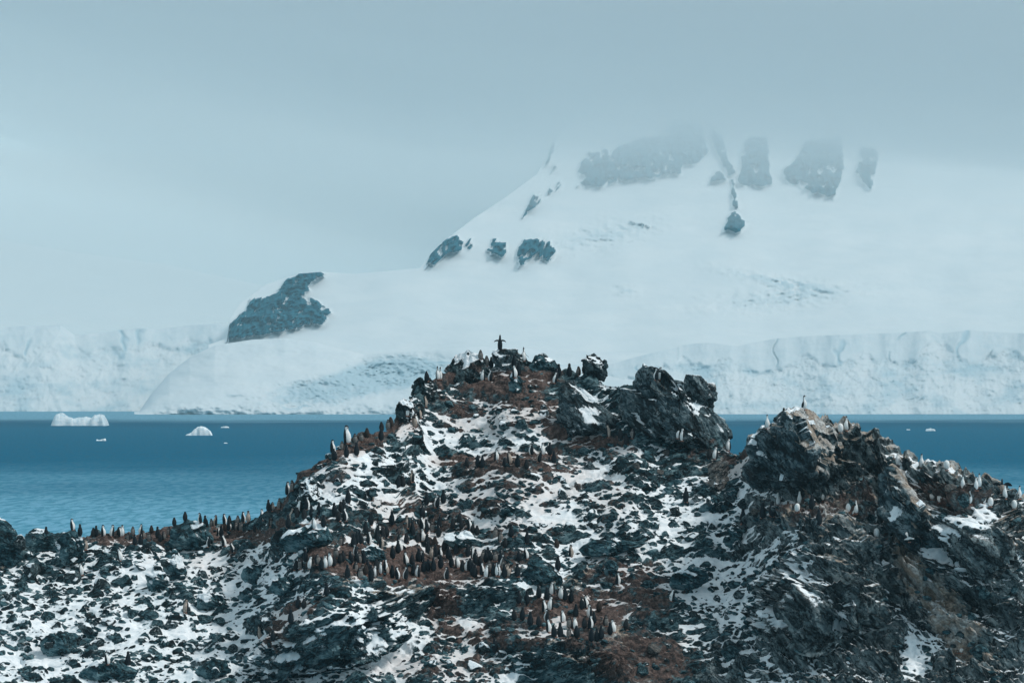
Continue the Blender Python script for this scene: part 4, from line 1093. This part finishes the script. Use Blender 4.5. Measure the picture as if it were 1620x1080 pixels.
def open_wing(s, mat, up=0.0):
    pts = [((s * .07, .02, .40), .05), ((s * .17, .02, .47 + up), .10), ((s * .30, .03, .48 + 2 * up), .13), ((s * .42, .04, .44 + 2.6 * up), .11), ((s * .50, .05, .37 + 3 * up), .04)]
    vs, fs = [], []
    for (x, y, z), hw in pts: vs += [(x, y - .015, z + hw * .35), (x, y + .02, z - hw), (x, y + .035, z - hw), (x, y + .015, z + hw * .35)]
    for i in range(len(pts) - 1):
        for k in range(4): fs.append((i * 4 + k, i * 4 + (k + 1) % 4, i * 4 + 4 + (k + 1) % 4, i * 4 + 4 + k))
    fs += [(3, 2, 1, 0), tuple(len(vs) - 4 + k for k in range(4))]
    me = bpy.data.meshes.new('wing'); me.from_pydata(vs, [], fs); me.materials.append(mat); me.update(); return me
DRY_WING = [open_wing(-1, M_BLK), open_wing(1, M_BLK)]
TAIL = cone('tail', (0, .08, .14), (0, .24, .02), .045, M_BLK, flat=.35)
SH_BEAK = cone('beak', (0, -.055, .655), (0, -.135, .645), .016, M_DRT)
def make_shag(pose, loc, rz, size=1.0, tilt=0.0):
    root = bpy.data.objects.new('shag', None); root.location = loc; root.rotation_euler = (tilt, 0, rz); root.scale = (size,) * 3
    col.objects.link(root)
    parts = [('body', SH_BODY[pose])] + [('wing', m) for m in (DRY_WING if pose == 'dry' else SH_WING)] + [('tail', TAIL)] + [('foot', m) for m in FEET]
    if pose != 'tuck': parts.append(('beak', SH_BEAK))
    for nm, me in parts:
        o = bpy.data.objects.new(nm, me); col.objects.link(o); o.parent = root
    return root
# --- low gull-like birds with raised wings (a brown skua and a white sheathbill)
LOWB = [(-.30, .02, .012, .012), (-.24, .01, .035, .03), (-.12, 0, .075, .07), (0, -.01, .085, .08), (.10, -.01, .07, .068), (.17, .02, .045, .045), (.22, .045, .045, .045), (.26, .05, .038, .038), (.285, .05, .015, .015)]
def low_bird(name, mat, loc, rz, up, size):
    root = bpy.data.objects.new(name, None); root.location = loc; root.rotation_euler = (0, 0, rz); root.scale = (size,) * 3; col.objects.link(root)
    me = lathe('body', LOWB, [mat], lambda a, z: 0)
    me.transform(Matrix.Translation((0, 0, .20)) @ Matrix.Rotation(math.radians(80), 4, 'X'))
    for nm, m_ in [('body', me), ('beak', cone('beak', (0, -.26, .29), (0, -.34, .28), .014, M_BILL)), ('wing', open_wing(-1, mat, up)), ('wing', open_wing(1, mat, up))] + [('foot', f) for f in FEET]:
        if nm == 'wing':
            m_.transform(Matrix.Translation((0, 0, -.17)))
        o = bpy.data.objects.new(nm, m_); col.objects.link(o); o.parent = root
    return root

# --- where they stand.  Codes: b back turned, w white front, s side on (left), t side on (right), c grey chick, n brown chick, d dirty cream front,
#     h hunched, l lying low, k calling upward, f leaning with flippers out, r rear leaning
NOUN = {'b': 'penguin with its back turned', 'w': 'penguin showing its white front', 's': 'penguin in profile facing left', 't': 'penguin in profile facing right', 'c': 'grey downy penguin chick', 'n': 'brownish penguin chick',
        'd': 'penguin with a soiled cream front', 'h': 'hunched dark penguin', 'l': 'penguin lying on its belly', 'k': 'penguin stretching its neck upward', 'f': 'penguin leaning with flippers out'}
CL = [
    ('behind the leftmost skyline rocks', 0, 780, 7.2, 'b525,490 w832,400 b912,462'),
    ('in the group left of the skyline boulder', 180, 770, 7.2, 'w75,550 c215,530 w300,520 c345,565 c405,590 n430,505 b500,560 c530,605 c575,585 b240,640 b310,640 c170,592 c625,535'),
    ('on the skyline right of the cleft boulder', 0, 780, 7.2, 'b1095,472 c1060,475 w1180,472 w1270,472 c1350,455 w1392,472'),
    ('on the snow below the left skyline group', 0, 780, 7.2, 'd975,622 f1375,770 w925,932 s2376,590 f2660,672'),
    ('on top of the rounded skyline boulder', 180, 770, 7.2, 'c690,392 c812,340'),
    ('on the skyline by the rounded boulder', 180, 770, 7.2, 'w985,392 b1050,432 c1115,432 d1150,420 w1195,542 b1225,545 w1265,400 c1315,400 t1322,472 c1390,472 c1432,485 t1262,655 n1265,480'),
    ('in the skyline row before the left ridge', 360, 740, 7.2, 'b15,692 c95,692 c160,692 c255,702 c315,712 c112,622 d235,562 w182,602 f410,578 b470,472 c515,472 c590,462'),
    ('on the steep edge of the left ridge', 360, 740, 7.2, 't685,262 c742,252'),
    ('in the group behind the flat teal boulder', 360, 740, 7.2, 'n492,642 b690,682 d722,602 c792,562 w812,502 c872,582 w905,472 b960,562 b1040,532 w985,692 b1092,672'),
    ('in the group under the dark rock step', 360, 740, 7.2, 'b1220,542 c1290,502 c1265,602 b1320,512 w1342,602 b1372,402'),
    ('in front of the flat teal boulder', 360, 740, 7.2, 'b715,972 t765,962'),
    ('in the huddle left of the colony', 400, 620, 3.6, 'c245,1012 c275,1006 w325,1006 b300,962 b390,1012 w412,1002 w437,992 c460,992 c492,972 c370,982'),
    ('on the left ridge crest', 480, 620, 7.2, 't335,692 c435,662 c490,602 c585,582 b490,742 b605,722 c660,562 n720,522 b885,552 c890,442 h360,775'),
    ('under the left shoulder crag', 480, 620, 7.2, 'c965,392 n1000,396 c1125,352 b1340,572 w1180,270 d1270,400'),
    ('on the snowy flank below the left ridge', 400, 620, 3.6, 'c825,542 w855,532 h880,522 d905,512 d680,617 b545,617'),
    ('on the snow streaks above the colony', 400, 620, 3.6, 'b990,642 s1045,657 b1085,632 h965,707 b670,757 b790,752'),
    ('beside the left summit crag', 620, 540, 7.2, 'k525,432 k550,432 h400,452 d380,742 d320,872 w275,952 c120,932'),
    ('between summit crag and summit boulder', 620, 540, 7.2, 'c1010,205 c1080,205 b1130,212 w1035,446 w1115,452'),
    ('at the foot of the summit boulder', 600, 500, 2.7, 'w580,262 b594,252 b575,217 k617,192'),
    ('at the angular blue-grey summit boulder', 600, 500, 2.7, 'w748,286 b767,257 b756,270'),
    ('between the blue-grey boulder and rock knob', 600, 500, 2.7, 'b812,257 c875,242 n850,242'),
    ('on top of the black overhanging crag', 600, 500, 2.7, 'w1180,272 w1196,272'),
    ('below the black overhanging crag', 600, 500, 2.7, 'd980,517 c1030,522 c1056,547 c1080,522 w1295,532 w1276,522'),
    ('in the gap between the two great crags', 600, 500, 2.7, 'c1410,607 w1433,611 w1490,562'),
    ('on the brown terrace below the summit snow', 600, 500, 2.7, 'w650,592 d680,622 d560,632 c535,642 w500,617 b440,647 b420,642 c375,642 w700,592 b730,592 b746,627 c630,652 b590,645'),
    ('on the snowy flank left of the brown terrace', 600, 500, 2.7, 'b80,732 c100,727 d140,707 c125,722'),
    ('on the stones below the pale square block', 600, 500, 2.7, 'b1310,787'),
    # dense colony
    ('in the loose top row of the colony', 560, 800, 6.75, 'b180,202 b405,207 h735,127 d570,237 t735,252 b625,307 b775,282 n835,272 b910,232'),
    ('behind the two-streaked colony boulder', 560, 800, 6.75, 'c1055,237 c1127,178 c1150,242 t1235,252 c1265,292 c1315,312'),
    ('right of the two-streaked colony boulder', 560, 800, 6.75, 'c1510,337 c1565,377 c1610,440'),
    ('above the rounded grey colony boulder', 560, 800, 6.75, 'b125,307 s240,322 c305,337 c350,327 b25,402 c80,412 t160,407 b245,407 d290,452'),
    ('in the colony between its two boulders', 560, 800, 6.75, 'n515,302 c680,387 w730,372 c560,392 b460,372 b470,502 w502,482 l560,472 b415,562 b780,442 n865,432 b905,332 c965,472 h1005,442'),
    ('in the colony row under the streaked boulder', 560, 800, 6.75, 'b790,512 d830,562 b870,542 w915,562 b1015,572 b1090,512 b1215,542 w1275,562 c1375,572 h1460,582 c1520,582 w1585,602'),
    ('in the middle rank of the colony', 560, 800, 6.75, 'b685,592 w725,602 t560,632 c620,622 b740,700 b850,692 b925,662 b1040,652 w1110,662 c1160,692 s1205,692 b1240,692 b1300,642 c1350,642'),
    ('beside the rounded grey colony boulder', 560, 800, 6.75, 'b30,612 b100,612 c10,702 n125,732 c240,682 w285,722 t330,692 d350,722 b185,772'),
    ('on the left front rim of the colony', 560, 800, 6.75, 'c55,762 w225,762 b405,772 w470,782 s545,782 b640,742 w680,762'),
    ('on the right front rim of the colony', 560, 800, 6.75, 'b790,692 s985,782 b1290,762 c1375,742 w1415,762 b1490,742 w1540,752 b1610,762 b1410,602 w1580,642'),
    ('on the ledge left of the rounded boulder', 400, 780, 2.7, 'c375,225 b430,230 b460,215 c495,210 w440,270 b420,300 c455,300 b490,335 c355,275 c385,290 b405,360 n470,340 b505,375 c460,365'),
    ('on the colony ledge before the slanting slab', 400, 780, 2.7, 'b950,290 b1000,285 c1035,290 b1060,300 t980,350 w1045,352 d1085,350 b1130,355 c1010,330 b940,352 c1070,320'),
    ('scattered above the slanting slab boulder', 800, 700, 2.842, 'b25,422 b95,452 n230,472 w95,522 h60,532 d12,602 c55,602 d295,512 b235,572'),
    ('in the scree right of the colony', 800, 700, 2.842, 'b810,267 b472,592 w745,712 t505,637'),
    ('before the large banded crag', 800, 700, 2.842, 'b1065,367 b1155,332 b1195,327'),
    ('in the back row of the lower ledge', 800, 700, 2.842, 'b150,697 b185,707 w210,682 w250,702 b267,707 b293,717 b60,722 b95,727'),
    ('in the middle of the lower ledge', 800, 700, 2.842, 'c40,797 b75,797 b110,822 c150,827 w175,762 w182,802 w200,752 w258,807 b315,782 h345,747 w365,742 w378,787 n420,757'),
    ('in the front row of the lower ledge', 800, 700, 2.842, 'c285,832 w313,837 w380,837 c355,832 b397,812 w195,852 h220,872 b245,872 c285,872 h320,877 b385,892 b410,892 b430,882 b470,862 w486,852 c450,822 c540,840'),
    ('on the path beside the lower cliff', 250, 930, 6.0, 'd260,232 d965,472 b1260,332 b1330,192 c1385,192 b1600,72 h1090,502 b1060,562'),
    ('beside the long boulder at the bottom left', 0, 930, 6.0, 't1025,722 b1215,727'),
    ('on the gully below the colony shelf', 400, 780, 2.7, 'b1035,675'),
]
FACE = {'b': 180, 'w': None, 's': -78, 't': 78, 'c': None, 'n': None, 'd': None, 'h': 150, 'l': 70, 'k': 25, 'f': 60}
PSE = {'b': 'up', 'w': 'up', 's': 'up', 't': 'up', 'c': 'chick', 'n': 'chickb', 'd': 'dirty', 'h': 'hunch', 'l': 'hunch', 'k': 'stretch', 'f': 'half'}
rb = random.Random(5)
ENTR = []
for desc, x0, y0, sc_, txt in CL:
    items = []
    for tok in txt.split():
        x, y = tok[1:].split(','); items.append((tok[0], x0 + float(x) / sc_, y0 + float(y) / sc_))
    by = {}
    for it in items: by.setdefault(it[0], []).append(it)
    for code, lst in by.items():
        lst.sort(key=lambda i: i[1])
        for k, (c, px, py) in enumerate(lst):
            ENTR.append((c, px, py + (2.5 if py < 870 and px < 440 else 0), f'{NOUN[c]} {desc}' + (f', {ordinal(k, len(lst))}' if len(lst) > 1 else ''), 'chinstrap penguins ' + desc))
SHAGS = [
    ('up', 1120, 600, 2.25, 345, 107, 60, 'shag perched on the very top of the large banded crag'),
    ('up', 1120, 600, 2.25, 212, 174, 10, 'shag standing at the left end of the large banded crag'),
    ('tuck', 1120, 600, 2.25, 472, 190, 0, 'round white shag with tucked head at the right of the banded crag'),
    ('up', 1120, 600, 2.25, 492, 182, -40, 'shag with raised head beside the round white tucked shag'),
    ('up', 1120, 600, 2.25, 675, 307, 0, 'leftmost shag on the skyline right of the wedge-shaped boulder'),
    ('up', 1120, 600, 2.25, 760, 314, 8, 'shag on a dark rock, second on the right skyline'),
    ('tuck', 1120, 600, 2.25, 850, 322, 5, 'fluffy white shag with hidden head on the block of the right skyline'),
    ('up', 1120, 600, 2.25, 908, 390, -20, 'shag just right of the skyline block with the fluffy white shag'),
    ('up', 1120, 600, 2.25, 955, 394, 15, 'front shag of the close pair on the right skyline'),
    ('up', 1120, 600, 2.25, 967, 384, -15, 'rear shag of the close pair on the right skyline'),
    ('dry', 1120, 600, 2.25, 1047, 402, 0, 'dark shag holding both wings open to dry near the right edge'),
    ('up', 1120, 600, 2.25, 1058, 424, -30, 'white-fronted shag standing just below the wing-drying shag'),
    ('up', 1120, 600, 2.25, 1108, 424, 20, 'shag at the far right edge of the skyline'),
    ('tuck', 1120, 600, 2.25, 798, 426, 10, 'left one of two resting white shags in the rookery hollow'),
    ('tuck', 1120, 600, 2.25, 826, 438, -10, 'right one of two resting white shags in the rookery hollow'),
    ('up', 1120, 600, 2.25, 932, 444, 30, 'shag standing on the rookery rock below the close pair'),
    ('tuck', 1120, 600, 2.25, 980, 442, 30, 'left resting shag of the pair on the pale rookery slab'),
    ('tuck', 1120, 600, 2.25, 1006, 452, -20, 'right resting shag of the pair on the pale rookery slab'),
    ('tuck', 1120, 600, 2.25, 1090, 462, 0, 'resting white shag low on the rock by the right edge'),
    ('up', 1120, 600, 2.25, 72, 242, 0, 'white-fronted shag at the foot of the black overhanging crag'),
    ('up', 1120, 600, 2.25, 410, 432, 20, 'rightmost upright shag on the ledge under the banded crag'),
    ('up', 1120, 600, 2.25, 326, 444, 0, 'upper shag of the left pair on the ledge under the banded crag'),
    ('tuck', 1120, 600, 2.25, 318, 472, 0, 'plump white shag below the left pair on the bird ledge'),
    ('up', 1120, 600, 2.25, 250, 447, 10, 'leftmost white-fronted shag on the bird ledge'),
    ('tuck', 1120, 600, 2.25, 500, 472, 10, 'left shag of the three nesting together on the bird ledge'),
    ('tuck', 1120, 600, 2.25, 513, 482, -10, 'middle shag of the three nesting together on the bird ledge'),
    ('up', 1120, 600, 2.25, 527, 477, -30, 'right shag of the three nesting together on the bird ledge'),
    ('up', 1120, 600, 2.25, 596, 512, 25, 'shag alone on the pale rock left of the winged brown bird'),
    ('tuck', 1120, 600, 2.25, 886, 972, 10, 'left one of two white shags low on the right slope'),
    ('tuck', 1120, 600, 2.25, 903, 972, -10, 'right one of two white shags low on the right slope'),
    ('tuck', 1120, 600, 2.25, 600, 562, 0, 'plump pale shag under the raised wing of the brown bird'),
]
ENTR = [(cast(px, py)[0], c, label, grp, 0.88 if (px < 440 and py < 875) else 1.0) for c, px, py, label, grp in ENTR]
SPOT = {q: cast(*q)[0] for q in [(791, 553), (550, 701), (1402, 852), (1438, 857)] + [(1120 + e[4] / 2.25, 600 + e[5] / 2.25) for e in SHAGS] + [(1120 + x / 2.25, 600 + y / 2.25) for x, y in [(370, 462), (395, 517), (195, 492), (230, 487), (125, 512)]]}
for l, c, label, grp, sfac in ENTR:
    if l is None or l.y > 255: continue
    face = FACE[c]
    if c in 'wd': face = rb.choice([55, -55, 75, -75, 38, -38, 15])
    elif face is None: face = rb.choice([180, 180, 150, -150, 40, -40, 0])
    rz = math.radians(face + rb.uniform(-24, 24) + (0 if c not in 'k' else 0))
    size = {'c': 0.97, 'n': 0.97, 'h': 1.0, 'k': 0.95}.get(c, 1.0) * rb.uniform(0.80, 0.93) * sfac
    tilt = {'f': -0.28, 'l': -1.1}.get(c, rb.uniform(-0.22, 0.06))
    o = make_penguin(PSE[c], l + Vector((0, 0.02, -0.015 if c != 'l' else 0.08)), rz, size, tilt)
    tag(o, label, 'penguin', grp)
# individual characters
l, _ = SPOT[(791, 553)], 0; o = make_penguin('spread', l + Vector((0, 0.05, -0.02)), math.radians(172), 0.95)
tag(o, 'lone dark penguin on the summit boulder with both flippers spread and beak raised', 'penguin')
l, _ = SPOT[(550, 701)], 0; o = make_penguin('up', l + Vector((0, 0, -0.02)), math.radians(48), 1.22, -0.12)
tag(o, 'tall penguin with gleaming white belly leaning right on the left ridge skyline', 'penguin')

for pose, x0, y0, s_, x, y, face, label in SHAGS:
    l, _ = SPOT[(1120 + x / 2.25, 600 + y / 2.25)], 0
    if l is None or l.y > 255: continue
    o = make_shag(pose, l + Vector((0, 0.02, -0.02)), math.radians(face), rb.uniform(0.84, 0.94), rb.uniform(-.12, .10))
    tag(o, label, 'shag', 'shags on the right-hand rocks')
for x, y, face, lab in [(370, 462, 180, 'first'), (395, 517, 170, 'second'), (195, 492, 175, 'third'), (230, 487, 160, 'fourth'), (125, 512, 185, 'fifth')]:
    l, _ = SPOT[(1120 + x / 2.25, 600 + y / 2.25)], 0
    if l is None: continue
    o = make_penguin('up', l + Vector((0, 0, -.02)), math.radians(face), 1.0)
    tag(o, {'first': 'dark-backed penguin among the shags in the middle of the bird ledge', 'second': 'dark-backed penguin on the rock rim below the bird ledge', 'third': 'left one of the dark penguin pair left on the bird ledge',
            'fourth': 'right one of the dark penguin pair left on the bird ledge', 'fifth': 'dark penguin on the snow gully beside the grey wedge-shaped boulder'}[lab], 'penguin', 'penguins on the bird ledge')
l, _ = SPOT[(1402, 852)], 0; o = low_bird('skua', M_BRN, l + Vector((0, -.05, 0)), math.radians(150), .07, 1.0); tag(o, 'dark brown bird with half-raised wings on the ledge above the pale slab', 'bird')
l, _ = SPOT[(1438, 857)], 0; o = low_bird('sheathbill', M_WHT, l + Vector((0, -.05, 0)), math.radians(70), .10, 0.75); tag(o, 'small all-white bird with raised wings on the long dark slab', 'bird')
# ------------------------------------------------------------------ air: even haze, and the cloud lying on the mountain
def volume_material(name, color, density, aniso_):
    t = NT(name)
    p = t.n.new('ShaderNodeVolumePrincipled')
    p.inputs['Color'].default_value = (*color, 1); p.inputs['Density'].default_value = density
    p.inputs['Anisotropy'].default_value = aniso_
    t.l.new(p.outputs[0], t.out.inputs['Volume'])
    return t.m
def box_mesh(name, a, b):
    me = bpy.data.meshes.new(name)
    v = [(x, y, z) for x in (a[0], b[0]) for y in (a[1], b[1]) for z in (a[2], b[2])]
    me.from_pydata(v, [], [(0, 1, 3, 2), (4, 6, 7, 5), (0, 4, 5, 1), (2, 3, 7, 6), (0, 2, 6, 4), (1, 5, 7, 3)])
    me.update(); return me
HZ = 31000.0
haze = tag(link('haze', box_mesh('haze', (-HZ, -2500, -4.0), (HZ, HZ, 640.0)), volume_material('haze_air', (0.56, 0.89, 1.0), 7.0e-5, 0.1)),
           'pale blue haze over the sea and the snow slopes', 'haze', kind='stuff')

def mist_mesh(base0, seed, amp):
    nx, ny = 120, 90
    x = np.linspace(-9000, 9000, nx); y = np.linspace(2300 + base0, 8600 - base0, ny)
    X, Yy = np.meshgrid(x, y, indexing='ij')
    base = base0 + 200 * sstep(80, -1100, X) - 22 * sstep(100, 600, X) + amp * fbm(X / 420, Yy / 700, 4, seed) + 10 * fbm(X / 110, Yy / 160, 3, seed + 1)
    rim = np.minimum(np.minimum(X + 9000, 9000 - X) / 500, np.minimum(Yy - y[0], y[-1] - Yy) / 500).clip(0, 1)
    top = base + 6 + 330 * np.sqrt(rim) * (0.9 + 0.1 * fbm(X / 900, Yy / 900, 3, seed + 2))
    n = nx * ny
    V = np.concatenate([np.stack([X, Yy, base], -1).reshape(-1, 3), np.stack([X, Yy, np.minimum(top, 600 + base0 / 10)], -1).reshape(-1, 3)])
    i = np.arange(n).reshape(nx, ny)
    q = np.stack([i[:-1, :-1], i[:-1, 1:], i[1:, 1:], i[1:, :-1]], -1).reshape(-1, 4)
    F = [tuple(f) for f in q] + [tuple(f[::-1] + n) for f in q]
    rimv = list(i[:, 0]) + list(i[-1, 1:]) + list(i[-2::-1, -1]) + list(i[0, -2:0:-1])
    for a, b in zip(rimv, rimv[1:] + rimv[:1]): F.append((int(a), int(b), int(b) + n, int(a) + n))
    me = bpy.data.meshes.new('cloud')
    me.from_pydata(V.tolist(), [], [tuple(int(k) for k in f) for f in F]); me.update()
    return me
for base0, dens, seed, amp, lab in [(192, 0.00060, 601, 26, 'thin lowest veil of cloud over the mountain rocks'), (228, 0.00075, 611, 40, 'middle layer of cloud around the mountain top'), (268, 0.0010, 621, 40, 'dense upper cloud hiding the summit')]:
    tag(link('cloud', mist_mesh(base0, seed, amp), volume_material('cloud_vapour', (0.925, 0.98, 1.0), dens, 0.1)), lab, 'cloud', kind='stuff')

# a bank of fog lying on the far snowfield at the left
def fog_mesh():
    U, T = ICO[4]
    W = U * np.array([2300.0, 2600.0, 190.0]); W[:, 2] = np.maximum(W[:, 2], -150.0)
    W *= (1 + 0.10 * fbm3(U * 2.2, 3, 640))[:, None]
    W[:, 2] = np.maximum(W[:, 2], -165.0)
    return tri_mesh('fog_bank', W, T, True)
tag(link('fog_bank', fog_mesh(), volume_material('fog_vapour', (0.99, 1.0, 1.0), 0.0006, 0.1), loc=(-1750, 7700, 210)), 'white fog bank hiding the far snowfield at the left', 'fog', kind='stuff')
